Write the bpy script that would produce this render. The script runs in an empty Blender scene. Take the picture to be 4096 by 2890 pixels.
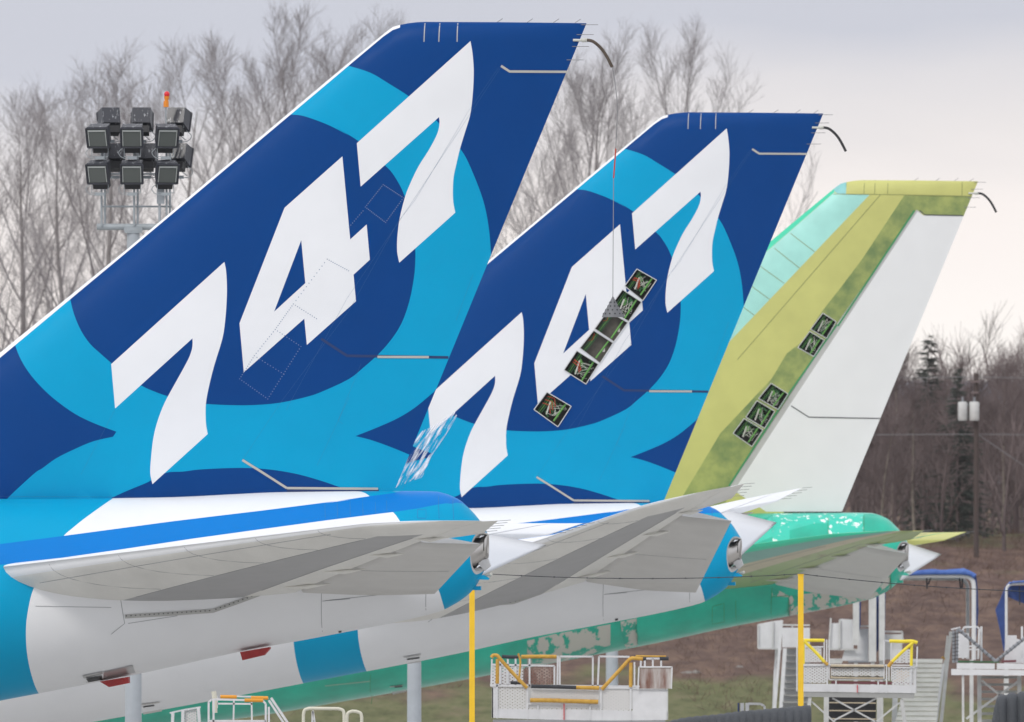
import bpy, math, random
import numpy as np
from mathutils import Vector, Matrix, noise
from mathutils.geometry import delaunay_2d_cdt
R = math.radians
# ------------------------------------------------------------------ camera, sky, sun
F = 66190.0; CX = 2048.0; YH = 2258.0; ZC = 7.96      # focal length in photo pixels, horizon row, eye height
scene = bpy.context.scene
cam_d = bpy.data.cameras.new('camera'); cam = bpy.data.objects.new('camera', cam_d)
scene.collection.objects.link(cam); scene.camera = cam
cam.location = (0, 0, ZC); cam.rotation_euler = (R(90), 0, 0)
cam_d.sensor_width = 36; cam_d.lens = 36*F/4096; cam_d.shift_y = (YH-1445)/4096
cam_d.clip_start = 1; cam_d.clip_end = 9000
cam_d.dof.use_dof = True; cam_d.dof.focus_distance = 352; cam_d.dof.aperture_fstop = 5.0
SUN_EL, SUN_AZ = 42, 215       # sun high behind the camera's left shoulder, veiled by cloud
w = bpy.data.worlds.new('World'); scene.world = w; w.use_nodes = True
nt = w.node_tree; nt.nodes.clear()
def N(t, typ, **k):
    n = t.nodes.new(typ)
    for a, b in k.items(): setattr(n, a, b)
    return n
sky = N(nt, 'ShaderNodeTexSky', sky_type='NISHITA', sun_disc=False, sun_elevation=R(SUN_EL), sun_rotation=R(SUN_AZ))
bg1 = N(nt, 'ShaderNodeBackground'); bg1.inputs[1].default_value = .08
nt.links.new(sky.outputs[0], bg1.inputs[0])
tc = N(nt, 'ShaderNodeTexCoord'); sx = N(nt, 'ShaderNodeSeparateXYZ'); nt.links.new(tc.outputs['Generated'], sx.inputs[0])
mp = N(nt, 'ShaderNodeMapping'); mp.inputs['Scale'].default_value = (18, 18, 60); nt.links.new(tc.outputs['Generated'], mp.inputs[0])
nz = N(nt, 'ShaderNodeTexNoise'); nz.inputs['Scale'].default_value = 1.0; nz.inputs['Detail'].default_value = 4
nt.links.new(mp.outputs[0], nz.inputs[0])
ma = N(nt, 'ShaderNodeMath', operation='MULTIPLY_ADD'); nt.links.new(nz.outputs[0], ma.inputs[0]); ma.inputs[1].default_value = .016; ma.inputs[2].default_value = -.008
mx = N(nt, 'ShaderNodeMath', operation='MULTIPLY_ADD'); nt.links.new(sx.outputs[0], mx.inputs[0]); mx.inputs[1].default_value = -.03; nt.links.new(ma.outputs[0], mx.inputs[2])
ad = N(nt, 'ShaderNodeMath', operation='ADD'); nt.links.new(sx.outputs[2], ad.inputs[0]); nt.links.new(mx.outputs[0], ad.inputs[1])
cr = N(nt, 'ShaderNodeValToRGB'); cr.color_ramp.interpolation = 'EASE'
nt.links.new(ad.outputs[0], cr.inputs[0])
els = cr.color_ramp.elements
els[0].position = .009; els[0].color = (1.0, .955, .92, 1)
els[1].position = 1; els[1].color = (1.12, 1.14, 1.2, 1)
for p, c in ((.0185, (.95, .885, .86)), (.0245, (.80, .765, .77)), (.032, (.575, .59, .67)), (.05, (.60, .62, .70)), (.16, (.88, .89, .94))):
    e = els.new(p); e.color = (*c, 1)
bg2 = N(nt, 'ShaderNodeBackground'); bg2.inputs[1].default_value = 1.0; nt.links.new(cr.outputs[0], bg2.inputs[0])
mix = N(nt, 'ShaderNodeMixShader'); mix.inputs[0].default_value = .93
nt.links.new(bg1.outputs[0], mix.inputs[1]); nt.links.new(bg2.outputs[0], mix.inputs[2])
wo = N(nt, 'ShaderNodeOutputWorld'); nt.links.new(mix.outputs[0], wo.inputs[0])
sd = bpy.data.lights.new('sun', 'SUN'); sd.energy = 1.3; sd.angle = R(14); sd.color = (1, .96, .9)
so = bpy.data.objects.new('sun', sd); scene.collection.objects.link(so)
_az = R(SUN_AZ); _d = Vector((math.sin(_az)*math.cos(R(SUN_EL)), math.cos(_az)*math.cos(R(SUN_EL)), math.sin(R(SUN_EL))))
so.rotation_euler = _d.to_track_quat('Z', 'Y').to_euler()
scene.view_settings.view_transform = 'Standard'; scene.view_settings.look = 'None'
scene.view_settings.exposure = 0.12; scene.view_settings.gamma = 1
COL = scene.collection

# ------------------------------------------------------------------ helpers
ZO = {0: (0, 0, 1.0), 1: (0, 0, 1400/2268), 2: (1300, 0, 1400/2268), 3: (2600, 300, 1496/2203), 4: (0, 900, 1400/2268), 5: (1300, 900, 1400/2268),
      6: (2600, 1300, 1496/2203), 7: (0, 1890, 1400/2268), 8: (1300, 1890, 1400/2268), 9: (2696, 1890, 1400/2268),
      'A': (1850, 2500, 900/2296), 'B': (3000, 2300, 700/1922), 'C': (3500, 2200, 596/1399), 'L': (300, 350, 500/1350), 'V': (2100, 1050, 600/1389)}
def T(z, *pts):
    ox, oy, k = ZO[z]
    return [(ox+p[0]*k, oy+p[1]*k) for p in pts]
def W(x, y, D): return Vector(((x-CX)/F*D, D, ZC+(YH-y)/F*D))
def WZ(z, x, y, D, dd=0):
    (a, b), = T(z, (x, y)); v = W(a, b, D); v.y += dd; return v
def crom(pts, n=5, closed=False):
    out = []; m = len(pts)
    for i in range(m-1):
        p0 = pts[max(i-1, 0)]; p1 = pts[i]; p2 = pts[i+1]; p3 = pts[min(i+2, m-1)]
        for k in range(n):
            t = k/n
            out.append(tuple(.5*(2*p1[j]+(p2[j]-p0[j])*t+(2*p0[j]-5*p1[j]+4*p2[j]-p3[j])*t*t+(3*p1[j]-p0[j]-3*p2[j]+p3[j])*t**3) for j in range(len(p1))))
    out.append(tuple(pts[-1])); return out
def inside(p, poly):
    x, y = p; c = False; j = len(poly)-1
    for i in range(len(poly)):
        xi, yi = poly[i]; xj, yj = poly[j]
        if (yi > y) != (yj > y) and x < (xj-xi)*(y-yi)/(yj-yi)+xi: c = not c
        j = i
    return c
def interp(tab, x):
    if x <= tab[0][0]: return tab[0][1]
    for i in range(len(tab)-1):
        if x <= tab[i+1][0]:
            t = (x-tab[i][0])/(tab[i+1][0]-tab[i][0]+1e-12); return tab[i][1]*(1-t)+tab[i+1][1]*t
    return tab[-1][1]
def spline(tab):
    xs = [p[0] for p in tab]; ys = [p[1] for p in tab]; n = len(tab)
    d = [(ys[i+1]-ys[i])/(xs[i+1]-xs[i]) for i in range(n-1)]
    m = [d[0]]+[(0 if d[i-1]*d[i] <= 0 else 2*d[i-1]*d[i]/(d[i-1]+d[i])) for i in range(1, n-1)]+[d[-1]]
    def f(x):
        if x <= xs[0]: return ys[0]
        if x >= xs[-1]: return ys[-1]+m[-1]*(x-xs[-1])
        i = 0
        while x > xs[i+1]: i += 1
        h = xs[i+1]-xs[i]; t = (x-xs[i])/h
        return (2*t**3-3*t*t+1)*ys[i]+(t**3-2*t*t+t)*h*m[i]+(-2*t**3+3*t*t)*ys[i+1]+(t**3-t*t)*h*m[i+1]
    return f

def mat(name, col, rough=.5, metal=0, coat=0, var=.05, vscale=1.5, bump=0, bscale=30, col2=None, spec=.5, stretch=None, alpha=None):
    m = bpy.data.materials.new(name); m.use_nodes = True; t = m.node_tree; b = t.nodes['Principled BSDF']
    b.inputs['Roughness'].default_value = rough; b.inputs['Metallic'].default_value = metal
    b.inputs['Coat Weight'].default_value = coat; b.inputs['Coat Roughness'].default_value = .15
    b.inputs['Specular IOR Level'].default_value = spec
    tc = N(t, 'ShaderNodeTexCoord'); mp = N(t, 'ShaderNodeMapping'); t.links.new(tc.outputs['Object'], mp.inputs[0])
    if stretch: mp.inputs['Scale'].default_value = stretch
    nz = N(t, 'ShaderNodeTexNoise'); nz.inputs['Scale'].default_value = vscale; nz.inputs['Detail'].default_value = 6; nz.inputs['Roughness'].default_value = .6
    t.links.new(mp.outputs[0], nz.inputs[0])
    r = N(t, 'ShaderNodeValToRGB'); t.links.new(nz.outputs[0], r.inputs[0])
    r.color_ramp.elements[0].position = .3; r.color_ramp.elements[1].position = .7
    c2 = col2 or tuple(min(1, c*(1+var)) for c in col); c1 = col if col2 else tuple(c*(1-var) for c in col)
    r.color_ramp.elements[0].color = (*c1, 1); r.color_ramp.elements[1].color = (*c2, 1)
    t.links.new(r.outputs[0], b.inputs['Base Color'])
    if bump:
        nb = N(t, 'ShaderNodeTexNoise'); nb.inputs['Scale'].default_value = bscale; nb.inputs['Detail'].default_value = 4
        t.links.new(mp.outputs[0], nb.inputs[0])
        bp = N(t, 'ShaderNodeBump'); bp.inputs['Strength'].default_value = bump; bp.inputs['Distance'].default_value = .05
        t.links.new(nb.outputs[0], bp.inputs['Height']); t.links.new(bp.outputs[0], b.inputs['Normal'])
    return m
def patchy(name, c1, c2, scale=1.5, thr=.5, stretch=(1, 1, 1), rough=.4, soft=.03, coat=0.2):
    m = mat(name, c1, rough, coat=coat); t = m.node_tree; r = [n for n in t.nodes if n.type == 'VALTORGB'][0]
    nz = [n for n in t.nodes if n.type == 'TEX_NOISE'][0]; nz.inputs['Scale'].default_value = scale; nz.inputs['Detail'].default_value = 8; nz.inputs['Roughness'].default_value = .62
    [n for n in t.nodes if n.type == 'MAPPING'][0].inputs['Scale'].default_value = stretch
    r.color_ramp.elements[0].position = thr-soft; r.color_ramp.elements[1].position = thr+soft
    r.color_ramp.elements[0].color = (*c1, 1); r.color_ramp.elements[1].color = (*c2, 1)
    return m
M = {}
def add(k, *a, **kw): M[k] = mat(k, *a, **kw)
PR = dict(rough=.42, coat=.0, var=.03, vscale=.7, spec=.07)
PB = dict(rough=.30, coat=.0, var=.03, vscale=.7, spec=.5)
add('paint_navy', (.0, .046, .205), **PR)
add('paint_cyan', (.0, .31, .55), **PR)
add('paint_blue', (.004, .18, .56), **PR)
add('paint_white', (.76, .77, .79), **PR)
add('numeral_white', (.74, .75, .775), **PR)
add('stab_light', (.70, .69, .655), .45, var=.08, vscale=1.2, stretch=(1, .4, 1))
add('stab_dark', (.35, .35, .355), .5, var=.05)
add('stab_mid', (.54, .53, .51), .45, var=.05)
add('seal_grey', (.42, .42, .41), .5, var=.1)
add('line_white', (.30, .31, .33), .6); add('line_blue', (.003, .025, .12), .5); add('line_dark', (.05, .055, .06), .6)
add('line_rivet', (.16, .22, .34), .6)
add('polished_metal', (.50, .48, .46), .33, metal=1, var=.05)
add('bare_metal', (.5, .5, .5), .35, metal=.7, var=.1)
add('black', (.012, .012, .014), .6)
add('bay_dark', (.022, .02, .018), .8, var=.5, vscale=6); add('bay_brown', (.11, .10, .085), .8, var=.2, vscale=10)
add('pipe_green', (.12, .33, .07), .45); add('pipe_dark_green', (.035, .13, .05), .5); add('wire_red', (.45, .05, .02), .5); add('wire_white', (.55, .55, .5), .5)
add('red_cover', (.35, .02, .02), .6, var=.2, vscale=6)
add('primer_yellow', (.50, .50, .16), .6, var=.06, vscale=1.2)
add('primer_cyan', (.33, .66, .60), .5, var=.1, vscale=1.0)
add('primer_corner', (.20, .50, .50), .5)
add('primer_green', (.0, .42, .29), .34, coat=.3, var=.18, vscale=1.0)
add('edge_green', (.02, .55, .33), .4, coat=.3)
add('green_line', (.03, .25, .10), .5); add('primer_line', (.22, .24, .08), .6)
add('rudder_white', (.72, .725, .735), .4, var=.02)
M['band_green'] = patchy('band_green', (.13, .20, .065), (.34, .38, .11), 1.6, .48, (1, 1, 1), .55, .16)
M['peel'] = patchy('peel', (.004, .36, .25), (.50, .49, .44), 1.9, .475, (1.5, 1, .5), .5, .015)
M['top_glints'] = patchy('top_glints', (.03, .55, .42), (.88, .9, .9), 5.0, .60, (1, 1, 1), .35, .02)  # reflections on the green crown, painted in as scattered white blobs
M['primer_green_lit'] = mat('primer_green_lit', (.03, .53, .40), .3, coat=.3, var=.12, vscale=2)  # brighter copy of the primer green, light on the upper body put into the colour
def mesh(name, verts, faces, mats, parent=None, mi=None, smooth=False, normals=None):
    me = bpy.data.meshes.new(name); me.from_pydata([tuple(v) for v in verts], [], faces)
    for m in (mats if isinstance(mats, (list, tuple)) else [mats]): me.materials.append(M[m] if isinstance(m, str) else m)
    if mi is not None: me.polygons.foreach_set('material_index', mi)
    if smooth: me.polygons.foreach_set('use_smooth', [True]*len(me.polygons))
    me.update()
    if normals is not None: me.normals_split_custom_set_from_vertices(normals)
    o = bpy.data.objects.new(name, me); COL.objects.link(o)
    if parent: o.parent = parent
    return o
def tag(o, label=None, cat=None, group=None, kind=None):
    if label: o['label'] = label
    if cat: o['category'] = cat
    if group: o['group'] = group
    if kind: o['kind'] = kind
    return o
def empty(name, loc, label, cat, group=None, rz=0):
    o = bpy.data.objects.new(name, None); COL.objects.link(o); o.location = loc; o.rotation_euler = (0, 0, rz); o.empty_display_size = .5
    return tag(o, label, cat, group)
def copy_tree(o, parent=None):
    c = o.copy(); COL.objects.link(c)
    if parent: c.parent = parent
    for ch in list(o.children): copy_tree(ch, c)
    return c
class MB:
    """collects shapes into one mesh (coordinates relative to origin o)"""
    def __init__(s, o=(0, 0, 0)): s.v = []; s.f = []; s.mi = []; s.sm = []; s.o = Vector(o)
    def _add(s, vs, fs, mi=0, sm=False):
        n = len(s.v); s.v += [Vector(v)-s.o for v in vs]; s.f += [tuple(n+i for i in f) for f in fs]; s.mi += [mi]*len(fs); s.sm += [sm]*len(fs)
    def box(s, c, size, mi=0, rot=None):
        c = Vector(c); hx, hy, hz = [a/2 for a in size]; vs = [Vector((x, y, z)) for x in (-hx, hx) for y in (-hy, hy) for z in (-hz, hz)]
        if rot: vs = [rot @ v for v in vs]
        s._add([c+v for v in vs], [(0, 1, 3, 2), (4, 6, 7, 5), (0, 4, 5, 1), (2, 3, 7, 6), (0, 2, 6, 4), (1, 5, 7, 3)], mi)
    def tube(s, pts, r, n=8, mi=0, cap=True):
        pts = [Vector(p) for p in pts]; rs = r if isinstance(r, (list, tuple)) else [r]*len(pts); vs = []; fs = []
        up = Vector((0, 0, 1)); u = None
        for i, p in enumerate(pts):
            d = (pts[min(i+1, len(pts)-1)]-pts[max(i-1, 0)]).normalized()
            if u is None: u = d.cross(up if abs(d.z) < .9 else Vector((1, 0, 0))).normalized()
            else: u = (u-d*u.dot(d)).normalized()
            v = d.cross(u)
            vs += [p+(u*math.cos(2*math.pi*k/n)+v*math.sin(2*math.pi*k/n))*rs[i] for k in range(n)]
        for i in range(len(pts)-1):
            for k in range(n): fs.append((i*n+k, i*n+(k+1) % n, (i+1)*n+(k+1) % n, (i+1)*n+k))
        s._add(vs, fs, mi, n > 5)
        if cap: s._add(vs[:n], [tuple(range(n))[::-1]], mi); s._add(vs[-n:], [tuple(range(n))], mi)
    def beam(s, p0, p1, wdt, dep, mi=0):
        p0 = Vector(p0); p1 = Vector(p1); d = (p1-p0); L = d.length; q = d.to_track_quat('Z', 'Y').to_matrix()
        s.box((p0+p1)/2, (wdt, dep, L), mi, q)
    def prism(s, pts, dv, mi=0):
        pts = [Vector(p) for p in pts]; n = len(pts); dv = Vector(dv)
        s._add(pts+[p+dv for p in pts], [tuple(range(n)), tuple(range(2*n-1, n-1, -1))]+[(i, i+n, (i+1) % n+n, (i+1) % n) for i in range(n)], mi)
    def build(s, name, mats, parent=None):
        o = mesh(name, s.v, s.f, mats, parent, s.mi); o.data.polygons.foreach_set('use_smooth', s.sm); return o
def ball(mbd, c, r, mi=0, seg=10, rg=7, sz=1.0):
    c = Vector(c); vs = []; fs = []
    for i in range(rg+1):
        th = math.pi*i/rg
        for k in range(seg): vs.append(c+Vector((r*math.sin(th)*math.cos(2*math.pi*k/seg), r*math.sin(th)*math.sin(2*math.pi*k/seg), r*sz*math.cos(th))))
    for i in range(rg):
        for k in range(seg): fs.append((i*seg+k, (i+1)*seg+k, (i+1)*seg+(k+1) % seg, i*seg+(k+1) % seg))
    mbd._add(vs, fs, mi, True)

# ------------------------------------------------------------------ aircraft frame of reference
TH = R(4.8); CT, ST = math.cos(TH), math.sin(TH)
class Place:
    """where one aircraft stands: origin at the trailing corner of its fin tip"""
    def __init__(s, x, y, D): s.O = W(x, y, D); s.D = D
    def loc(s, x, y, b=0.0):
        u = (x-CX)/F; O = s.O
        a = (u*(O.y-b*CT)-O.x+b*ST)/(CT+u*ST); Y = O.y-a*ST-b*CT
        return (a, ZC+(YH-y)/F*Y-O.z)
P1 = Place(2346, 94, 350.0); P2 = Place(3293, 455, 420.5); P3 = Place(3912, 726, 494.0)
ZT = P1.O.z
# --- fin surface
LEp = [(-1500, 2012), (-1150, 1995), (-900, 1965), (-640, 1912), (0, 1412), (503, 1002), (1300, 331)]+T(2, (330, 262), (400, 205), (440, 176), (485, 163), (540, 152), (600, 145), (650, 143))
TOPp = T(2, (650, 143), (1110, 145), (1565, 150), (1695, 152))
TEp = [(2346, 94), (1973, 1000), (1794, 1437), (1581, 1956)]
LEl = [P1.loc(*p) for p in LEp]; TOPl = [P1.loc(*p) for p in TOPp]; TEl = [P1.loc(*p) for p in TEp]
LEt = sorted([(z, a) for a, z in LEl]); TOPt = sorted([(a, z) for a, z in TOPl]+[(a, z) for a, z in LEl if z > -.45])
TEt = sorted([(z, a) for a, z in TEl]); TEt = [(TEt[0][0]-.6, TEt[0][1]-.6*.41)]+TEt
def airfoil(c, t):
    c = min(max(c, 0), 1); return 5*t*(.2969*math.sqrt(c)-.126*c-.3516*c*c+.2843*c**3-.1036*c**4)
def fin_b(a, z):
    le = interp(LEt, z); te = interp(TEt, z); ch = max(te-le, .5)
    ch2 = min(ch, 9.5+.0*z)
    c = (a-le)/ch; h = airfoil(c, .105)*ch2
    u = (interp(TOPt, a)-z)/.42
    if u < 1: h *= math.sqrt(max(0, 1-(1-max(u, 0))**2))
    return max(h, 0)
def fin_n(a, z):
    e = .02; le = interp(LEt, z); a2 = max(a, le+.03); z2 = min(z, interp(TOPt, a2)-.02)
    da = (fin_b(a2+e, z2)-fin_b(a2-e, z2))/(2*e); dz = (fin_b(a2, z2+e)-fin_b(a2, z2-e))/(2*e)
    da = max(-3, min(3, da)); dz = max(-3, min(3, dz))
    return Vector((-da, -1, -dz)).normalized()
def local(a, b, z): return Vector((a, -b, z+ZT))

def cdt(points, edges):
    r = delaunay_2d_cdt([Vector(p) for p in points], edges, [], 0, 1e-4)
    return [tuple(v) for v in r[0]], [tuple(f) for f in r[2]]
def add_chain(V, E, pts, closed):
    n = len(V); V += pts; m = len(pts)
    for i in range(m-1): E.append((n+i, n+i+1))
    if closed: E.append((n+m-1, n))

def L(*seg):       # join several T() lists
    out = []
    for s in seg: out += s
    return out
# livery of the two painted tails, outlines read off the nearest one
def LV(): 
    p = {}
    outer_top = crom(T(2, (150, 427), (300, 475), (420, 545), (550, 627), (640, 700), (728, 785), (810, 875), (880, 965), (930, 1050), (1000, 1220), (1040, 1350), (1065, 1500), (1076, 1650))+T(5, (1076, 190), (1070, 300)), 4)
    right = T(5, (1200, 240), (760, 1010), (700, 1090))
    wedge = crom(T(5, (715, 1075), (590, 1180), (480, 1250), (350, 1310), (200, 1370)), 4)+crom(T(5, (200, 1370), (290, 1392), (400, 1430), (540, 1487), (640, 1535)), 3)
    lower_right = T(5, (560, 1560))+[(1560, 2030)]
    base = [(40, 2030)]
    leftlow = crom(T(7, (-20, 255), (80, 155), (160, 80), (250, 0))+T(4, (290, 1580), (380, 1515), (500, 1455), (620, 1405), (748, 1375)), 4)
    leftup = T(4, (770, 1342))+crom(T(4, (770, 1342), (620, 1285), (500, 1225), (380, 1140), (290, 1060), (210, 970), (150, 880), (105, 783), (85, 720)), 4)
    le = [(20, 1300), (300, 1080), (1250, 300), (1380, 220)]
    p['cyan'] = outer_top+right+wedge+lower_right+base+leftlow+leftup+le
    disc = crom(T(1, (1830, 740), (1890, 745), (1960, 752), (2050, 780), (2150, 820), (2268, 880))+T(2, (80, 830), (150, 870), (225, 918), (320, 995), (400, 1078), (440, 1120), (490, 1200), (525, 1280), (560, 1390), (582, 1500))+
                T(5, (590, 155), (590, 240), (580, 350), (550, 500), (500, 640), (430, 750), (345, 845), (250, 930), (162, 1000), (0, 1077))+
                T(4, (2000, 1115), (1820, 1155), (1650, 1170), (1500, 1170), (1345, 1162), (1220, 1142), (1100, 1112), (1010, 1080), (930, 1043), (830, 975), (740, 900), (660, 830), (600, 775), (540, 690), (490, 580), (460, 480), (445, 430)), 3)
    p['disc'] = disc+[(300, 1100), (900, 600)]
    p['cap'] = crom(T(7, (640, 215), (750, 160), (850, 115), (970, 65), (1085, 5))+T(4, (1200, 1600), (1300, 1587), (1500, 1577), (1650, 1578), (1800, 1592), (1950, 1620))+T(7, (2100, 60), (2200, 95))+T(8, (60, 80), (150, 118)), 4)+[(1410, 2040), (380, 2040)]
    p['seven_low'] = crom(T(4, (1467, 243), (1478, 300), (1484, 400), (1482, 500), (1473, 620), (1455, 740), (1400, 920), (1365, 1060), (1347, 1160), (1345, 1240), (1348, 1300), (1358, 1357)), 3)+\
        T(7, (1000, 78))+crom(T(7, (1000, 78), (990, 30))+T(4, (987, 1600), (990, 1540), (1005, 1400), (1030, 1290), (1070, 1180), (1110, 1100), (1160, 1010), (1210, 920), (1245, 850), (1262, 790), (1262, 738)), 3)+T(4, (762, 1192), (737, 905))
    p['four'] = T(1, (2228, 1017), (1855, 1350))+T(4, (1565, 640), (1592, 957), (1982, 610), (1998, 780))+T(5, (208, 497), (193, 325), (298, 228), (278, 0))+T(2, (172, 1555))
    p['hole'] = T(4, (1963, 102), (1989, 380), (1788, 565))
    p['seven_up'] = crom(T(2, (948, 270), (960, 340), (968, 430), (968, 520), (960, 640), (945, 750), (915, 850), (880, 965), (855, 1070), (838, 1150), (833, 1230), (835, 1310), (848, 1380)), 3)+\
        T(5, (487, 247))+crom(T(5, (487, 247), (477, 200))+T(2, (473, 1620), (475, 1540), (490, 1420), (525, 1280), (560, 1190), (610, 1085), (670, 990), (715, 910), (740, 850), (748, 800), (745, 762)), 3)+T(2, (240, 1213), (215, 932))
    p['le'] = [(-1600, 2000), (-900, 1900), (-640, 1880)]+T(4, (0, 800))+T(1, (800, 1620), (2268, 390))+T(2, (380, 200), (440, 150), (487, 150), (487, 181), (440, 197), (380, 238), (0, 560))+T(1, (845, 1620))+T(4, (0, 868))+[(-640, 1935), (-900, 1992), (-1600, 2030)]
    return p
LIV = {k: [P1.loc(*q) for q in v] for k, v in LV().items()}
# rudder outlines
RU = T(2, (1145, 430), (1200, 466), (1640, 468))+[(2300, 300), (1830, 1437)]+T(5, (790, 864), (150, 852), (0, 755))+T(4, (2090, 740))
RUl = [P1.loc(*p) for p in RU]
RL = T(4, (2090, 740))+T(5, (0, 755), (150, 852), (790, 864))+[(1850, 1437), (1600, 2050)]+T(8, (450, 118), (-243, 112))+T(7, (1865, 108))+T(4, (1580, 1525))
RLl = [P1.loc(*p) for p in RL]
BAYS = {2: [T('V', (1045, 64), (1225, 167), (1098, 357), (932, 222)), T('V', (912, 254), (1088, 370), (968, 550), (783, 437)), T('V', (775, 450), (962, 560), (832, 738), (655, 618)),
            T('V', (646, 632), (826, 748), (704, 936), (518, 796)), T('V', (490, 820), (690, 945), (575, 1130), (372, 1000)), T('V', (215, 1203), (438, 1335), (315, 1525), (95, 1365))],
        3: [T(3, (1022, 1405), (1100, 1455), (1044, 1553), (950, 1500)), T(6, (945, 40), (1030, 92), (968, 187), (875, 135)), T(6, (718, 345), (818, 408), (760, 500), (645, 435)),
            T(6, (635, 448), (740, 510), (680, 610), (570, 545)), T(6, (560, 553), (670, 620), (605, 718), (495, 640))]}
P3F = lambda z, *pts: [P3.loc(*q) for q in T(z, *pts)]
PRIMER = [('edge_green', P3F(3, (1085, 600), (1085, 693), (680, 1050))+P3F(3, (-1500, 2960), (-1500, 2700))),
          ('primer_cyan', P3F(3, (1085, 695), (1110, 704), (1296, 708), (465, 1582))+P3F(3, (-400, 2480), (-1500, 3500), (-1500, 2968), (685, 1047))),
          ('primer_corner', P3F(3, (1075, 560), (1158, 560), (1157, 703), (1110, 704), (1078, 682))),
          ('band_green', P3F(3, (1500, 712), (2000, 716), (1950, 830), (1620, 828), (1572, 795), (1040, 1560))+P3F(6, (470, 960), (440, 1100), (150, 1100), (180, 1040), (420, 640), (720, 320), (810, 170), (900, 100))+P3F(3, (1020, 1390), (1130, 1250), (1250, 1090))),
          ('seal_grey', P3F(3, (1572, 795), (1600, 815), (1090, 1620))+P3F(6, (495, 985), (460, 965))+P3F(3, (1040, 1560)))]
MATS = ['paint_navy', 'paint_cyan', 'paint_white', 'numeral_white', 'primer_yellow', 'edge_green', 'primer_cyan', 'primer_corner', 'band_green', 'seal_grey', 'rudder_white']
MI = {k: i for i, k in enumerate(MATS)}
def fin_paint(kind, p, near):
    if kind < 3:
        if inside(p, LIV['le']): return 'paint_white'
        if near:
            for k in ('seven_low', 'seven_up'):
                if inside(p, LIV[k]): return 'numeral_white'
            if inside(p, LIV['four']) and not inside(p, LIV['hole']): return 'numeral_white'
        if inside(p, LIV['disc']): return 'paint_navy'
        if inside(p, LIV['cap']): return 'paint_navy'
        if inside(p, LIV['cyan']): return 'paint_cyan'
        return 'paint_navy'
    for k, poly in PRIMER:
        if inside(p, poly): return k
    return 'primer_yellow'
FIN_B = LEl+TOPl[1:]+[P1.loc(*q) for q in [(1973, 1000), (1794, 1437), (1581, 1956), (1500, 2010), (600, 2030)]]
def grid_fin():
    pts = []
    for i in range(36):
        z = -10.4+i*.295
        le = interp(LEt, z); te = interp(TEt, z)
        for k in range(1, 34):
            c = (1-math.cos(math.pi*k/34*.92))/2 if k < 30 else k/34
            pts.append((le+c*(te-le), z+.01*((k*7) % 5)))
    for z in (-.03, -.07, -.13, -.2, -.3, -.4):
        for k in range(60):
            a = TOPl[0][0]-1.0+k*.095; zz = interp(TOPt, a)+z
            pts.append((a, zz))
    return [p for p in pts if inside(p, FIN_B)]
GF = grid_fin()
def build_fin(kind, root, P):
    V = []; E = []
    add_chain(V, E, FIN_B, True); add_chain(V, E, RUl, True); add_chain(V, E, RLl, True)
    if kind < 3:
        for k in ('cyan', 'disc', 'cap', 'seven_low', 'four', 'hole', 'seven_up', 'le'): add_chain(V, E, LIV[k], True)
    else:
        for k, poly in PRIMER: add_chain(V, E, poly, True)
    bays = [[P.loc(*q) for q in b] for b in BAYS.get(kind, [])]
    for b in bays: add_chain(V, E, b, True)
    V += GF
    vs, fs = cdt(V, E)
    parts = {'fin': [], 'rudder_up': [], 'rudder_low': []}
    for f in fs:
        c = (sum(vs[i][0] for i in f)/3, sum(vs[i][1] for i in f)/3)
        if not inside(c, FIN_B): continue
        hole = any(inside(c, b) for b in bays)
        key = 'rudder_up' if inside(c, RUl) else 'rudder_low' if inside(c, RLl) else 'fin'
        pn = fin_paint(kind, c, True); pf = fin_paint(kind, c, False)
        if kind == 3 and key != 'fin': pn = pf = 'rudder_white'
        parts[key].append((f, None if hole else MI[pn], MI[pf]))
    for key, lst in parts.items():
        idx = {}; verts = []; nrm = []; faces = []; mi = []
        for side in (0, 1):
            for f, mn, mf in lst:
                if side == 0 and mn is None: continue
                a = [vs[i] for i in f]
                ccw = (a[1][0]-a[0][0])*(a[2][1]-a[0][1])-(a[1][1]-a[0][1])*(a[2][0]-a[0][0]) > 0
                ff = list(f) if ccw else list(f)[::-1]
                if side: ff = ff[::-1]
                o = []
                for i in ff:
                    if (side, i) not in idx:
                        idx[(side, i)] = len(verts); p = vs[i]; b = fin_b(*p); n = fin_n(*p)
                        verts.append(local(p[0], b if side == 0 else -b, p[1])); nrm.append(n if side == 0 else Vector((n.x, -n.y, n.z)))
                    o.append(idx[(side, i)])
                faces.append(o); mi.append(mn if side == 0 else mf)
        nm = 'fin' if key == 'fin' else 'rudder'
        o = mesh(nm, verts, faces, MATS, root, mi, True, nrm)
        if key != 'fin': tag(o, ('upper' if key == 'rudder_up' else 'lower')+(' white' if kind == 3 else ' blue')+' rudder panel')
    return bays
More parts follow.
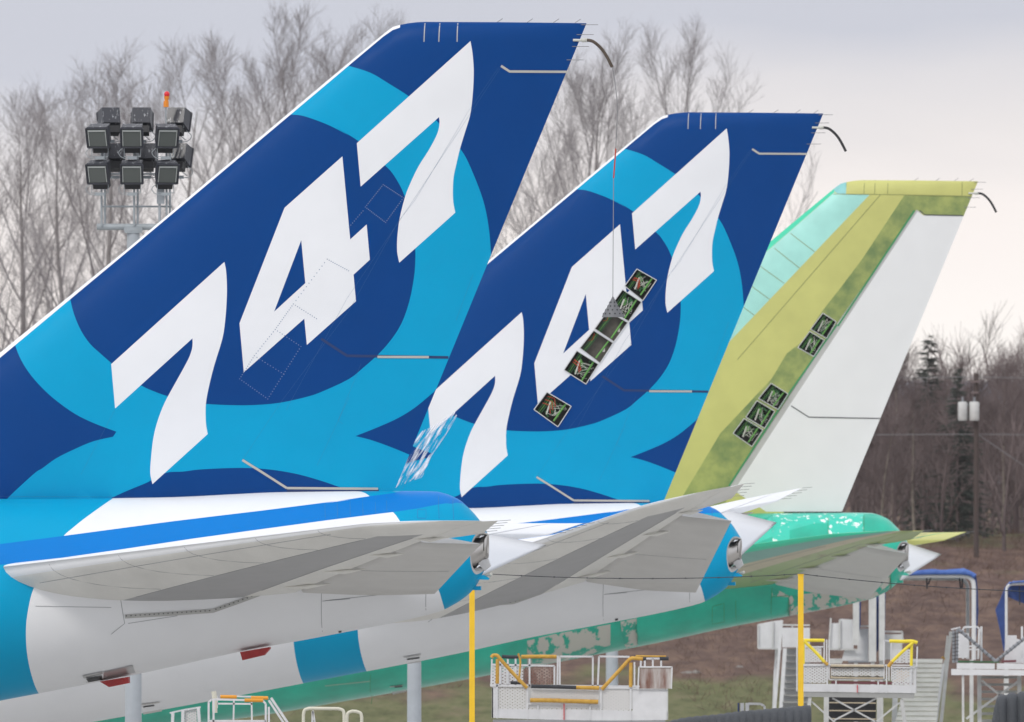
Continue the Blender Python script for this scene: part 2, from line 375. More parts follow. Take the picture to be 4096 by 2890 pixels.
def ribbon(root, name, m, lines, width, f_b, off=.006, parent=None):
    """thin strips lying on the near skin; lines are local (a,z) polylines, one object each"""
    for ln in lines:
        vs = []; fs = []
        pts = []
        for i in range(len(ln)-1):
            d = math.dist(ln[i], ln[i+1]); n = max(1, int(d/.09))
            pts += [(ln[i][0]+(ln[i+1][0]-ln[i][0])*k/n, ln[i][1]+(ln[i+1][1]-ln[i][1])*k/n) for k in range(n)]
        pts.append(ln[-1])
        s0 = len(vs)
        for i, p in enumerate(pts):
            q0 = pts[max(i-1, 0)]; q1 = pts[min(i+1, len(pts)-1)]; dx, dz = q1[0]-q0[0], q1[1]-q0[1]; l = math.hypot(dx, dz)+1e-9
            nx, nz_ = -dz/l*width/2, dx/l*width/2
            for s in (1, -1):
                a, z = p[0]+s*nx, p[1]+s*nz_; vs.append(local(a, f_b(a, z)+off, z))
        for i in range(len(pts)-1): fs.append((s0+2*i+1, s0+2*i+3, s0+2*i+2, s0+2*i))
        mesh(name, vs, fs, m, root)

# --- fuselage surface
TOPB = [(-11500, 2300), (-11000, 2080), (-9500, 1960), (-3000, 1975), (-800, 1990), (0, 1989), (636, 1986), (1151, 1967), (1500, 1965), (1640, 1965)]+T(8, (630, 122), (720, 125), (800, 145), (870, 178), (940, 240), (990, 295), (1020, 340), (1050, 390), (1080, 440))
BOTB = [(-11500, 2700), (-11000, 2950), (-9500, 3220), (-3000, 3230), (-2000, 3150), (-1000, 2990), (0, 2804), (568, 2694), (957, 2609), (1296, 2546), (1732, 2455), (1778, 2439), (1856, 2393), (1905, 2345), (1925, 2305), (1939, 2280), (1967, 2240)]
HWB = [(-11500, .6), (-11000, 2.0), (-9500, 3.25), (-2300, 3.25), (-1000, 2.95), (0, 2.4), (500, 2.05), (1000, 1.65), (1500, 1.2), (1700, 1.0), (1800, .86), (1860, .74), (1900, .62), (1940, .46), (1967, .38)]
tz = sorted({P1.loc(*p)[0]: P1.loc(*p)[1] for p in TOPB}.items()); bz = sorted({P1.loc(*p)[0]: P1.loc(*p)[1] for p in BOTB}.items())
fT = spline(tz); fB = spline(bz); fH = spline([(P1.loc(x, 2200)[0], h) for x, h in HWB])
def body_b(a, z):
    t, b = fT(a), fB(a); zc, h = (t+b)/2, (t-b)/2; q = (z-zc)/h
    return fH(a)*math.sqrt(max(0, 1-q*q))
def body_phi(a, z):
    t, b = fT(a), fB(a); zc, h = (t+b)/2, (t-b)/2; return math.asin(max(-1, min(1, (z-zc)/h)))
def on_body(P, x, y):
    b = 1.0
    for _ in range(8): a, z = P.loc(x, y, b); b = body_b(a, z)
    return (a, z)
RS = 2.0
def bp(P, pts): 
    out = []
    for q in pts:
        a, z = on_body(P, *q); out.append((a, body_phi(a, z)*RS))
    return out
HP = math.pi/2*RS
def extend_poly(P, pts): return bp(P, pts)
BA0 = P1.loc(-11450, 2200)[0]
RIM = crom([(P1.loc(1300+x*.6173, 2200)[0], R(ph)*RS) for ph, x in ((90, 1052), (70, 1046), (50, 1025), (30, 990), (10, 962), (-10, 957), (-30, 968), (-50, 995), (-70, 1022), (-90, 1036))], 3)
BODY_B = [(BA0, -HP), (BA0, HP)]+RIM+[]
XE = P1.loc(1350, 2200)[0]
def body_regions():
    o = {}
    # big ring running down the rear body
    re = crom(T(7, (760, 135), (740, 162), (650, 225), (540, 305), (460, 370), (413, 412), (330, 520), (260, 660), (212, 768), (190, 850), (172, 960), (168, 1060), (175, 1170), (195, 1280), (225, 1380), (250, 1432)), 3)
    e = bp(P1, re); e[0] = (e[0][0], HP+.1); e.append((e[-1][0]+.05, -HP-.1))
    wdt = 1.62
    le = [(a-wdt-1.7*max(0, p/HP), p) for a, p in e]
    o['band'] = e+le[::-1]
    up = bp(P1, T(7, (-900, 560), (0, 465), (413, 412), (1100, 320), (1700, 248), (2268, 178))+T(8, (0, 200), (200, 168), (350, 147), (440, 135)))
    lo = bp(P1, T(8, (440, 258), (0, 313))+T(7, (1700, 368), (1250, 430), (785, 500), (395, 555), (0, 600), (-900, 740)))
    f = [(-30, up[0][1]+.3)]; g = [(-30, lo[-1][1]-.1)]
    tail = bp(P1, T(8, (940, 262), (900, 190)))
    o['stripe'] = f+up+[(up[-1][0]+.2, HP+.1), (tail[1][0]+.1, HP+.1)]+[(tail[1][0]+.15, HP+.05)]+bp(P1, T(8, (760, 215), (600, 235)))+lo+g
    ce = crom(T(8, (440, 258), (480, 308), (600, 520), (720, 722), (775, 890)), 3); c = bp(P1, ce); c.append((c[-1][0]+.05, -HP-.1))
    o['tail'] = c+[(2, -HP-.1), (2, HP+.1), (tail[1][0]+.12, HP+.1)]+bp(P1, T(8, (820, 205), (600, 235)))
    o['arc'] = bp(P1, crom(T(8, (190, 112), (260, 135), (295, 160)), 3))+bp(P1, T(8, (350, 148), (480, 131)))+[(P1.loc(1620, 2000)[0], HP+.1), (P1.loc(1410, 2000)[0], HP+.1)]
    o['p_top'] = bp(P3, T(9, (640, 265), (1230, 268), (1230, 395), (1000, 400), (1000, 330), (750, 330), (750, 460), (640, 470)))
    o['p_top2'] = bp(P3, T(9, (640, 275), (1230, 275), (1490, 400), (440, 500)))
    o['p_low'] = bp(P3, T(9, (635, 745), (745, 800), (1100, 760), (1400, 640), (1405, 770)))+[(bp(P3, T(9, (1380, 790)))[0][0], -HP-.1), (bp(P3, T(9, (745, 930)))[0][0], -HP-.1)]+bp(P3, T(9, (745, 810), (635, 800)))
    o['p_mid'] = bp(P3, T(8, (1310, 1092), (1480, 1050), (1850, 985), (1850, 1120), (1700, 1195), (1310, 1260)))
    o['p_mid2'] = bp(P3, T(8, (1915, 968), (2020, 945), (2025, 1120), (1950, 1140)))
    return o
BR = body_regions(); XTS = P1.loc(1745, 2000)[0]
BM = ['paint_white', 'paint_cyan', 'paint_blue', 'primer_green', 'peel', 'top_glints', 'primer_green_lit', 'primer_cyan']
def body_paint(kind, p):
    if kind < 3:
        if inside(p, BR['tail']): return 1
        if inside(p, BR['stripe']) or (p[0] > XTS and p[1] > 0): return 2
        if inside(p, BR['arc']): return 1
        if inside(p, BR['band']): return 1
        return 0
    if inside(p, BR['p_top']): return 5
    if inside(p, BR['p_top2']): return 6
    for k in ('p_low', 'p_mid', 'p_mid2'):
        if inside(p, BR[k]): return 4
    return 3
def build_body(kind, root):
    V = []; E = []
    add_chain(V, E, BODY_B, True)
    for k, poly in BR.items():
        if (k[:2] == 'p_') == (kind == 3): add_chain(V, E, poly, True)
    a = -62.0
    while a < XE+3:
        st = 1.0 if a < -20 else .45 if a < -7 else .2 if a < -2.9 else .09
        for k in range(-17, 18): V.append((a+.01*(k % 3), k/17.5*HP))
        V.append((a, HP)); V.append((a, -HP)); a += st
    V = [p if abs(p[1]) < HP*1.5 else p for p in V]
    vs, fs = cdt(V, E); verts = []; idx = {}; faces = []; mi = []; nrm = []
    def S(a, ph, s): 
        ph = max(-math.pi/2, min(math.pi/2, ph)); t, b = fT(a), fB(a)
        return Vector((a, -s*fH(a)*math.cos(ph), (t+b)/2+(t-b)/2*math.sin(ph)+ZT))
    for side in (0, 1):
        s = 1 if side == 0 else -1
        for f in fs:
            c = (sum(vs[i][0] for i in f)/3, sum(vs[i][1] for i in f)/3)
            if abs(c[1]) > HP or not inside(c, BODY_B): continue
            q = [vs[i] for i in f]
            ccw = (q[1][0]-q[0][0])*(q[2][1]-q[0][1])-(q[1][1]-q[0][1])*(q[2][0]-q[0][0]) > 0
            ff = list(f) if ccw == (side == 0) else list(f)[::-1]
            o = []
            for i in ff:
                if (side, i) not in idx:
                    idx[(side, i)] = len(verts); A, p = vs[i]; ph = p/RS
                    verts.append(S(A, ph, s)); e = 1e-3
                    p2 = max(-1.565, min(1.565, ph))
                    n = (S(A+e, p2, s)-S(A-e, p2, s)).cross(S(A, p2+e, s)-S(A, p2-e, s)); n = n*s; n.normalize(); nrm.append(n)
                o.append(idx[(side, i)])
            faces.append(o); mi.append(body_paint(kind, c))
    o = mesh('fuselage', verts, faces, BM, root, mi, True, nrm)
    # rim, exhaust nozzle
    rv = []; rf = []
    for s in (1, -1):
        n0 = len(rv)
        for (A, p) in (RIM if s == 1 else RIM):
            q = S(A, p/RS, s); cc = Vector((A, 0, (fT(A)+fB(A))/2+ZT)); rv += [q, q+(cc-q)*.12+Vector((.015, 0, 0)), q+(cc-q)*.16-Vector((.12, 0, 0))]
        for i in range(len(RIM)-1):
            for k in range(2): rf.append((n0+3*i+k, n0+3*i+k+1, n0+3*i+k+4, n0+3*i+k+3))
    mesh('exhaust_rim', rv, rf, 'seal_grey', root)
    nb = MB(); g = lambda x, y: local(P1.loc(*T(8, (x, y))[0])[0], 0, P1.loc(*T(8, (x, y))[0])[1])
    rings = [(925, 525, .40), (950, 528, .36), (975, 524, .315), (1000, 512, .285), (1030, 494, .265), (1058, 478, .255)]
    vs2 = []; fs2 = []; n = 20
    for x, y, r in rings+[(1057, 480, .25), (1030, 484, .24)]:
        c = g(x, y); vs2 += [c+Vector((0, r*.9*math.cos(2*math.pi*k/n), r*math.sin(2*math.pi*k/n))) for k in range(n)]
    for i in range(len(rings)+1):
        for k in range(n): fs2.append((i*n+k, i*n+(k+1) % n, (i+1)*n+(k+1) % n, (i+1)*n+k))
    noz = mesh('exhaust_nozzle', vs2, fs2, 'polished_metal', root, smooth=True)
    d = MB(); c = g(1032, 484); d.tube([c, c+Vector((.02, 0, 0))], .245, 20); d.build('exhaust_opening', 'black', noz)
    lw = MB(); lw.prism([g(985, 575)+Vector((0, -.12, 0)), g(1058, 560)+Vector((0, -.12, 0)), g(1074, 606)+Vector((0, -.12, 0)), g(1035, 640)+Vector((0, -.12, 0))], (0, .24, 0)); lw.build('exhaust_shroud', 'bare_metal', root)
    tl = MB(); tl.prism([g(915, 685)+Vector((0, -.5, 0)), g(1030, 665)+Vector((0, -.1, 0)), g(1067, 688)+Vector((0, -.04, 0)), g(1060, 697)+Vector((0, -.1, 0)), g(915, 691)+Vector((0, -.5, 0))], (0, .12, 0))
    tl.prism([g(955, 738)+Vector((0, -.1, 0)), g(1010, 738)+Vector((0, -.1, 0)), g(1012, 764)+Vector((0, -.1, 0)), g(950, 764)+Vector((0, -.1, 0))], (0, .2, 0))
    tlo = tl.build('drain_mast', 'paint_cyan' if kind < 3 else 'primer_green', root)
    t2 = MB(); t2.tube([g(1030, 668), g(1068, 662)], .03, 8); ball(t2, g(1073, 663), .045); t2.build('tail_light', 'wire_white', tlo)
# --- stabilisers
SLE0 = P1.loc(22, 2268, 2.3); SLE1 = P1.loc(1560, 2084, 11.0)
STE0 = P1.loc(1744, 2258, 1.0); STE1 = P1.loc(1996, 2088, 11.0)
def s_le(b):
    a = SLE0[0]+(SLE1[0]-SLE0[0])*(b-2.3)/8.7
    if b > 10.3: a += 1.1*((b-10.3)/.7)**2.2
    if b < 3.0: a -= 0.0
    return a
def s_te(b): return STE0[0]+(STE1[0]-STE0[0])*(b-1.0)/10
def s_z(b): return SLE0[1]+(SLE1[1]-SLE0[1])*(b-2.3)/8.7
HG = .70
def stab_part(root, name, b0, b1, u0, u1, trim, droop, side, mt, mbot, ledges, nb=16, close_le=False):
    """one panel of the tailplane; mbot = [(u, material)] on the lower skin"""
    pa = s_le(1.5)+.62*(s_te(1.5)-s_le(1.5)); pz = s_z(1.5)
    us = sorted(set([round(u0+(u1-u0)*((1-math.cos(math.pi*k/22))/2 if u0 == 0 else k/14), 4) for k in range(23 if u0 == 0 else 15)]+[u for u, _ in mbot if u0 < u < u1]))
    bs = [b0+(b1-b0)*k/nb for k in range(nb+1)]
    if b1 > 10.9: bs += [10.45, 10.6, 10.75, 10.88, 10.96]; bs = sorted(set(bs))
    V = []; Fc = []; mi = []; mats = []; lew = .05 if ledges == 'edge_green' else .022
    def mid(k):
        if k not in mats: mats.append(k)
        return mats.index(k)
    hinge = lambda b: (s_le(b)+HG*(s_te(b)-s_le(b)), s_z(b))
    def pt(b, u, s):
        le, te = s_le(b), s_te(b); ch = te-le; t = (.135-.045*b/11)
        h = airfoil(u, t)*ch
        if b > 10.6: h *= math.sqrt(max(0, 1-((b-10.6)/.4)**2))
        if u0 > 0 and u < u0+.02: h *= .55
        a = le+u*ch; z = s_z(b)+(h*.32 if s > 0 else -h*1.12)-(0.0 if u < .999 else 0)
        if droop:
            ha, hz = hinge(b); da, dz = a-ha, z-hz; cs, sn = math.cos(droop), math.sin(droop); a = ha+da*cs+dz*sn; z = hz-da*sn+dz*cs
        if trim:
            da, dz = a-pa, z-pz; cs, sn = math.cos(trim), math.sin(trim); a = pa+da*cs-dz*sn; z = pz+da*sn+dz*cs
        return Vector((a, -side*b, z+ZT))
    nu = len(us)
    for s in (1, -1):
        n0 = len(V)
        for b in bs:
            for u in us: V.append(pt(b, u, s))
        for i in range(len(bs)-1):
            for k in range(nu-1):
                f = (n0+i*nu+k, n0+(i+1)*nu+k, n0+(i+1)*nu+k+1, n0+i*nu+k+1)
                if s*side < 0: f = f[::-1]
                Fc.append(f[::-1] if True else f); um = (us[k]+us[k+1])/2
                if s > 0: mi.append(mid(mt if um > lew else ledges))
                else:
                    m = ledges if um < lew else None
                    if m is None:
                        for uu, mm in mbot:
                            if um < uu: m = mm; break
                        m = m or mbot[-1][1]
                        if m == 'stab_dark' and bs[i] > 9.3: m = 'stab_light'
                    mi.append(mid(m))
    n1 = len(bs)*nu; nsm = len(Fc)
    for k in range(nu-1):
        Fc.append((k, k+1, n1+k+1, n1+k)); mi.append(0); q = (len(bs)-1)*nu; Fc.append((q+k, n1+q+k, n1+q+k+1, q+k+1)); mi.append(0)
    for i in range(len(bs)-1):
        for k in (0, nu-1): Fc.append((i*nu+k, (i+1)*nu+k, n1+(i+1)*nu+k, n1+i*nu+k)); mi.append(0)
    o = mesh(name, V, Fc, mats, root, mi)
    o.data.polygons.foreach_set('use_smooth', [i < nsm for i in range(len(Fc))])
    return pt, o
def tailplane(kind, root, trim, droop):
    for side in (1, -1):
        if kind < 3:
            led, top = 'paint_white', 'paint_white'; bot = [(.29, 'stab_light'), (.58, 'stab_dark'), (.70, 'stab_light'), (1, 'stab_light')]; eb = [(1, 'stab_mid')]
        else:
            led, top = 'edge_green', 'primer_yellow'; bot = [(.04, 'edge_green'), (.24, 'prim_grey'), (.42, 'prim_tan'), (.70, 'prim_olive')]; eb = [(1, 'stab_mid')]
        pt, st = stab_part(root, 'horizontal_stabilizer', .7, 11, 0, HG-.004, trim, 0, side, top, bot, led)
        pe, eo = stab_part(root, 'elevator', 1.0, 8.35, HG, 1, trim, droop, side, 'paint_white', eb, 'stab_mid', 8)
        po, oo = stab_part(root, 'elevator', 8.45, 10.97, HG, 1, trim, R(-1), side, 'paint_white' if kind < 3 else 'primer_yellow', [(1, 'stab_light' if kind < 3 else 'prim_olive')], 'stab_mid', 4)
        if kind == 3: tag(eo, 'white inner elevator')
        for b in (2.6, 4.6, 6.8, 9.0):
            hf = MB(); a0 = pt(b, .62, -1); a1 = pt(b, HG-.01, -1)+Vector((.35, 0, 0)); hf.tube([a0, a0.lerp(a1, .5)+Vector((0, 0, -.03)), a1], [.01, .05, .01], 8); hf.build('hinge_fairing', 'stab_light' if kind < 3 else 'stab_mid', st)
        for u in (.29, .58):
            sm = MB(); sm.tube([pt(b, u, -1)+Vector((0, 0, -.003)) for b in (2.4, 3.5, 5, 6.5, 8, 9.2)], .006, 4); sm.build('skin_joint', 'line_white', st)
        for b in (4.4,):
            sm = MB(); sm.tube([pe(b, u, -1)+Vector((0, 0, -.003)) for u in (HG+.03, .8, .9, .98)], .004, 4); sm.build('skin_joint', 'line_white', eo)
        for k in range(5):
            wk = MB(); p = po(8.8+k*.52, 1, 1); wk.tube([p, p+Vector((.26, 0, .02))], .006, 5); wk.build('static_wick', 'wire_grey', oo)
        if side == 1 and kind < 3:
            for b in (3.3, 4.9, 6.4, 8.0, 9.4):       # skin joints across the leading edge panels
                ln = MB(); ln.tube([pt(b, u, -1)+Vector((0, 0, -.003)) for u in (.001, .01, .03, .06, .12, .2, .28)], .005, 4); ln.build('skin_joint', 'line_white', st)
            ln = MB(); ln.tube([pt(b, .05, -1)+Vector((0, 0, -.002)) for b in (2.6, 4, 6, 8, 9.5)], .005, 4)
            ln.build('skin_joint', 'line_white', st)
add('prim_grey', (.20, .40, .35), .5, var=.08); add('prim_tan', (.50, .45, .33), .5, var=.08); M['prim_olive'] = patchy('prim_olive', (.30, .38, .15), (.16, .10, .07), 1.2, .6, (1, .25, 1), .5, .05)

def build_bay(root, P, bay, i, rnd, brown):
    """a service opening in the fin skin: frame, dark inside, pipes and wires"""
    b = bay; dep = .22
    B = [local(p[0], fin_b(*p), p[1]) for p in b]; cen = sum(B, Vector())/4
    fr = MB()
    for k in range(4):
        p, q = B[k], B[(k+1) % 4]; off = Vector((0, -.012, 0)); fr.beam(p+off, q+off, .034, .02)
    f = fr.build('bay_frame', 'bay_frame_grey', root)
    if i == 0: tag(f, 'topmost open service bay frame on the fin')
    ins = [p+Vector((0, dep, 0)) for p in B]
    mesh('bay_interior', B+ins, [(4, 5, 6, 7)]+[(k, (k+1) % 4, (k+1) % 4+4, k+4) for k in range(4)], 'bay_brown' if brown else 'bay_dark', f)
    u = (B[3]-B[0]); v = (B[1]-B[0])           # u runs down the spar, v across it
    q = lambda s, t, d: B[0]+u*s+v*t+Vector((0, d, 0))
    def one(nm, m, *args):
        mb = MB(); mb.tube(*args); mb.build(nm, m, f)
    one('hydraulic_pipe', 'pipe_green', [q(0, .74+.05*rnd.random(), .07), q(1.0, .8, .07)], .026, 6)
    for k in range(3):
        t = .12+k*.07; one('hydraulic_pipe', 'pipe_green' if k == 1 else 'pipe_dark_green', [q(0, t, .12), q(.5, t+.02*rnd.random(), .1), q(1, t, .12)], .014, 5)
    if not brown:
        for k in range(16):
            s, t = rnd.random()*.8, .3+rnd.random()*.35; one('cable_duct', 'pipe_dark_green', [q(s, t, .13), q(s+.2*rnd.uniform(-.5, 1), min(.95, t+.3*rnd.random()), .1)], rnd.uniform(.008, .026), 5)
        pg = MB(); pg.prism([q(.2, .3, .1), q(.35, .5, .1), q(.55, .45, .1), q(.5, .25, .1)], (0, .02, 0)); pg.build('green_bracket', 'pipe_green', f)
        for k in range(3 if brown is False and i in (0, 4, 5) and P is P2 else 0):
            s = rnd.uniform(.1, .6); one('red_cable', 'wire_red', [q(s, .1, .06), q(s+.1*rnd.uniform(-1, 1), .35, .04), q(s+.25, .55, .07)], .012, 5)
        for k in range(7):
            pts = [q(rnd.uniform(.1, .9), rnd.uniform(.35, .95), .06+.04*rnd.random()) for _ in range(3)]; one('wire', 'wire_white', [Vector(p) for p in crom([tuple(x) for x in pts], 4)], .006, 4)
        one('actuator_rod', 'wire_white', [q(.3, .3, .05), q(.9, .45, .05)], .02, 5)
    else:
        one('red_cable', 'wire_red', [q(.1, .1, .1), q(.4, .2, .1), q(.5, .08, .1)], .012, 5)
        bx = MB(); bx.box(q(.5, .85, .1), (.06, .05, .1)); bx.build('junction_box', 'wire_white', f)
add('bay_frame_grey', (.55, .56, .57), .5)

def polygon_on_body(root, name, m, P, pts, off=.01, thick=.05):
    L_ = [on_body(P, *q) for q in pts]
    cen = (sum(p[0] for p in L_)/len(L_), sum(p[1] for p in L_)/len(L_))
    vs = [local(a, body_b(a, z)+off, z) for a, z in L_]; mb = MB(); mb.prism(vs, (0, thick, 0)); return mb.build(name, m, root)

def aircraft(kind, P, label, trim, droop):
    root = empty('jet_airliner', (P.O.x, P.O.y, P.O.z-ZT), label, 'airliner', 'wide-body jets parked in a row tail first', -TH)
    rnd = random.Random(kind)
    build_body(kind, root)
    bays = build_fin(kind, root, P)
    for i, b in enumerate(bays): build_bay(root, P, b, i, rnd, kind == 2 and i in (2, 3))
    tailplane(kind, root, trim, droop)
    l1 = lambda z, *pts: [P1.loc(*q) for q in T(z, *pts)]
    # seams and seals on the fin (same places on every tail)
    mid_ = l1(4, (2090, 740), (2140, 775))+l1(5, (150, 850), (345, 856)); 
    if kind < 3:
        ribbon(root, 'rudder_seal', 'line_seal', [l1(2, (1145, 430), (1200, 466), (1570, 467)), l1(7, (1865, 103), (2268, 106))+l1(8, (345, 107)), l1(4, (1580, 1525), (1700, 1600))+l1(7, (1865, 103)), l1(5, (345, 857), (675, 858))], .05, fin_b, .012)
        ribbon(root, 'rudder_gap', 'line_blue', [l1(4, (2090, 740))+l1(5, (150, 850), (800, 860)), l1(7, (1865, 118), (2268, 118))+l1(8, (350, 119))], .055, fin_b, .006)
        ribbon(root, 'tip_seam', 'line_tip', [l1(2, (650, 152), (648, 275)), l1(2, (747, 152), (744, 275)), l1(2, (863, 152), (862, 275))], .022, fin_b, .008)
        lines = [l1(2, (1140, 445), (585, 1290))+l1(5, (150, 480), (-243, 1200)), l1(4, (1830, 1150), (1580, 1525))]
        lines += [l1(2, (1130, 440), (930, 730), (590, 1300), (480, 1440))+l1(4, (2268, 560), (1830, 1150), (1590, 1510)), l1(4, (2268, 1400-280), (2060, 1560)), l1(5, (960, 320), (850, 620)), l1(5, (240, 900), (90, 1270), (120, 1290)), l1(4, (760, 1200), (540, 1620)), l1(7, (0, 157), (1030, 163), (1860, 128))]
        ribbon(root, 'skin_seam', 'line_faint', [x for x in lines], .003, fin_b, .004)
        # rivet rows round the service doors
        rv = []; 
        def row(p, q, n):
            for k in range(n):
                t = k/(n-1); rv.append((p[0]+(q[0]-p[0])*t, p[1]+(q[1]-p[1])*t))
        A = l1(2, (385, 1200), (515, 1285), (400, 1445), (270, 1345), (255, 1370), (165, 1475))+l1(4, (2130, 225), (2268, 300), (1912, 515), (2060, 610), (1795, 680), (1960, 790), (1660, 850), (1850, 970), (1565, 1000), (1745, 1130))
        for p, q, n in ((0, 1, 14), (1, 2, 14), (2, 3, 14), (3, 0, 14), (4, 5, 9), (6, 7, 12), (8, 9, 12), (10, 11, 12), (12, 13, 12), (14, 15, 14), (6, 8, 14), (8, 10, 14), (10, 12, 12), (12, 14, 12), (11, 15, 22)): 
            if kind == 1: row(A[p], A[q], n)
        if kind == 1:
            mb = MB()
            for a, z in rv:
                c = local(a, fin_b(a, z)+.004, z); r = .013; mb._add([c+Vector((r, 0, 0)), c+Vector((0, 0, r)), c+Vector((-r, 0, 0)), c+Vector((0, 0, -r))], [(0, 1, 2, 3)])
            mb.build('rivet_rows', 'line_rivet', root)
        # seal plate on the fuselage under the stabiliser
        sp = [on_body(P1, *q) for q in T(7, (810, 935), (1100, 918), (1380, 898), (1530, 845), (1680, 790))]
        ribbon(root, 'seal_plate', 'seal_grey', [sp], .085, body_b, .015)
        dots = [on_body(P1, *q) for q in T(7, *[(820+i*30, 931-i*1.9) for i in range(19)])+T(7, *[(1400+i*29, 888-i*10.5) for i in range(9)])]
        for a, z in dots: mb = MB(); mb.box(local(a, body_b(a, z)+.025, z), (.022, .01, .022)); mb.build('seal_bolt', 'line_dark', root)
        hb = [[on_body(P1, *q) for q in T(7, (230, 868), (720, 876))], [on_body(P1, *q) for q in T(7, (780, 810), (800, 935), (808, 980), (720, 1050))], [on_body(P1, *q) for q in T(7, (2085, 740), (2098, 1060))],
              [on_body(P1, *q) for q in T(8, (655, 755), (658, 920))], [on_body(P1, *q) for q in T(7, (2090, 835), (2268, 820))+T(8, (0, 832), (325, 797), (655, 758))], [on_body(P1, *q) for q in T(7, (830, 980), (1150, 930))]]
        ribbon(root, 'fuselage_seam', 'line_white', hb, .012, body_b, .004)
        cs = []
        for x0 in (0, 80, 163, 245, 327, 400): cs.append([on_body(P1, *q) for q in T(8, (x0, 205-x0*.12), (x0+2, 300-x0*.1))])
        cs += [[on_body(P1, *q) for q in T(8, (600, 240), (655, 242), (655, 298), (600, 296), (600, 240))], [on_body(P1, *q) for q in T(8, (740, 130), (740, 300))], [on_body(P1, *q) for q in T(8, (830, 170), (835, 305))]]
        ribbon(root, 'crown_seam', 'line_crown', cs, .010, body_b, .004)
    else:
        ribbon(root, 'skin_seam', 'primer_line', [P3F(3, (1080, 703), (1500, 708), (1898, 716)), P3F(3, (1265, 620), (1263, 703)), P3F(3, (1328, 620), (1326, 703)), P3F(3, (1404, 620), (1402, 703)), P3F(3, (1840, 630), (1838, 714)), P3F(3, (1360, 708), (520, 1680)), P3F(3, (830, 935), (975, 1045)), P3F(3, (735, 1022), (885, 1140)), P3F(3, (655, 1130), (795, 1230)), P3F(3, (605, 1248), (710, 1325)), P3F(3, (555, 1370), (620, 1418))], .018, fin_b, .004)
        ribbon(root, 'green_seal', 'green_line', [P3F(6, (1105, 0), (820, 410), (470, 950)), P3F(3, (1560, 800), (1110, 1480))], .05, fin_b, .006)
        ribbon(root, 'rudder_gap', 'line_dark', [P3F(6, (835, 478), (940, 545), (1355, 552)), P3F(6, (790, 1104), (1135, 1104)), P3F(3, (1590, 800), (1620, 826), (1845, 830))], .03, fin_b, .008)
        ribbon(root, 'fuselage_seam', 'green_line', [[on_body(P3, *q) for q in T(9, (400, 830), (412, 1000))], [on_body(P3, *q) for q in T(9, (635, 750), (635, 960))], [on_body(P3, *q) for q in T(9, (745, 800), (745, 935))], [on_body(P3, *q) for q in T(9, (635, 808), (745, 800))], [on_body(P3, *q) for q in T(9, (1230, 275), (1230, 395))], [on_body(P3, *q) for q in T(9, (1000, 275), (1000, 400))], [on_body(P3, *q) for q in T(9, (1405, 600), (1405, 760))],
            [on_body(P3, *q) for q in T(9, (250, 870), (325, 850), (327, 970), (248, 985), (250, 870))], [on_body(P3, *q) for q in T(8, (295, 1310), (300, 1500))]], .016, body_b, .006)
        ribbon(root, 'drip_line', 'peel_line', [[on_body(P3, *q) for q in T(8, (0, 1385), (290, 1355))]], .02, body_b, .006)
    # static wicks on fin trailing edge and tip
    for x, y in T(2, (1690, 162), (1662, 226), (1632, 303), (1597, 390)):
        wk = MB(); a, z = P1.loc(x, y); p = local(a-.1, .02, z); wk.tube([p, p+Vector((.36, 0, 0))], .007, 5); wk.build('static_wick', 'wire_grey', root)
    for x, y in T(2, (1115, 146), (1310, 147), (1480, 148), (1620, 150)):
        wk = MB(); a, z = P1.loc(x, y); p = local(a, 0, z); wk.tube([p, p+Vector((.12, 0, .08))], .007, 5); wk.build('static_wick', 'wire_grey', root)
    # hose of the trailing cone leaving the fin tip
    hp = T(2, (1608, 262), (1665, 263), (1710, 263), (1745, 275), (1790, 315), (1825, 365), (1862, 437))
    H = [local(*(lambda q: (q[0], .03, q[1]))(P1.loc(*p))) for p in hp]
    if kind > 1: H = H[:3]+[H[2]+(h-H[2])*(1.06 if kind == 2 else 1.0) for h in H[3:]]
    h1 = MB(); h1.tube(H[:2], .028, 8); h1.build('hose_fitting', 'wire_white', root)
    h2 = MB(); Hc = [Vector(p) for p in crom([tuple(h) for h in H[1:]], 6)]; h2.tube(Hc, .034, 8)
    hose = h2.build('cone_hose', 'hose_brown' if kind == 1 else 'black', root)
    h3 = MB()
    for k in range(4): h3.tube([Hc[1+k]+Vector((-.012, 0, 0)), Hc[1+k]+Vector((.012, 0, 0))], .045, 8)
    h3.build('hose_band', 'wire_white', hose)
    if kind == 1:
        e = H[-1]; g = lambda zz, x, y: (lambda q: local(q[0], .03, q[1]))(P1.loc(*T(zz, (x, y))[0]))
        c1 = MB(); c1.tube([Vector(p) for p in crom([tuple(e), tuple(g(2, 1878, 520)), tuple(g(2, 1895, 700)), tuple(g(2, 1885, 965))], 6)], .008, 5)
        c1.tube([g(2, 1871, 1155), g(5, 1868, 100), g(5, 1866, 462)], .008, 5); c1.build('trailing_line', 'wire_grey', hose)
        c2 = MB(); c2.tube([g(2, 1885, 965), g(2, 1871, 1155)], .017, 6); c2.build('line_sleeve', 'wire_red', hose)
        cn = MB(); t = g(5, 1866, 462); b = g(5, 1868, 598)
        rr = [.006, .05, .12, .215, .245]; ps = [t+(b-t)*k for k in (0, .2, .5, .85, 1)]
        cn.tube(ps, rr, 18); co = cn.build('drogue_cone', 'cone_grey', hose)
        dm = MB()
        for lv, n in ((.3, 6), (.48, 8), (.66, 10), (.84, 12)):
            for k in range(n):
                an = 2*math.pi*(k+.5*(lv > .4))/n; r = interp(list(zip((0, .2, .5, .85, 1), rr)), lv)+.002; c = t+(b-t)*lv+Vector((r*math.cos(an), r*math.sin(an), 0)); d = Vector((math.cos(an), math.sin(an), .2))*.006
                dm.tube([c-d, c+d], .017, 6)
        dm.build('cone_holes', 'black', co)
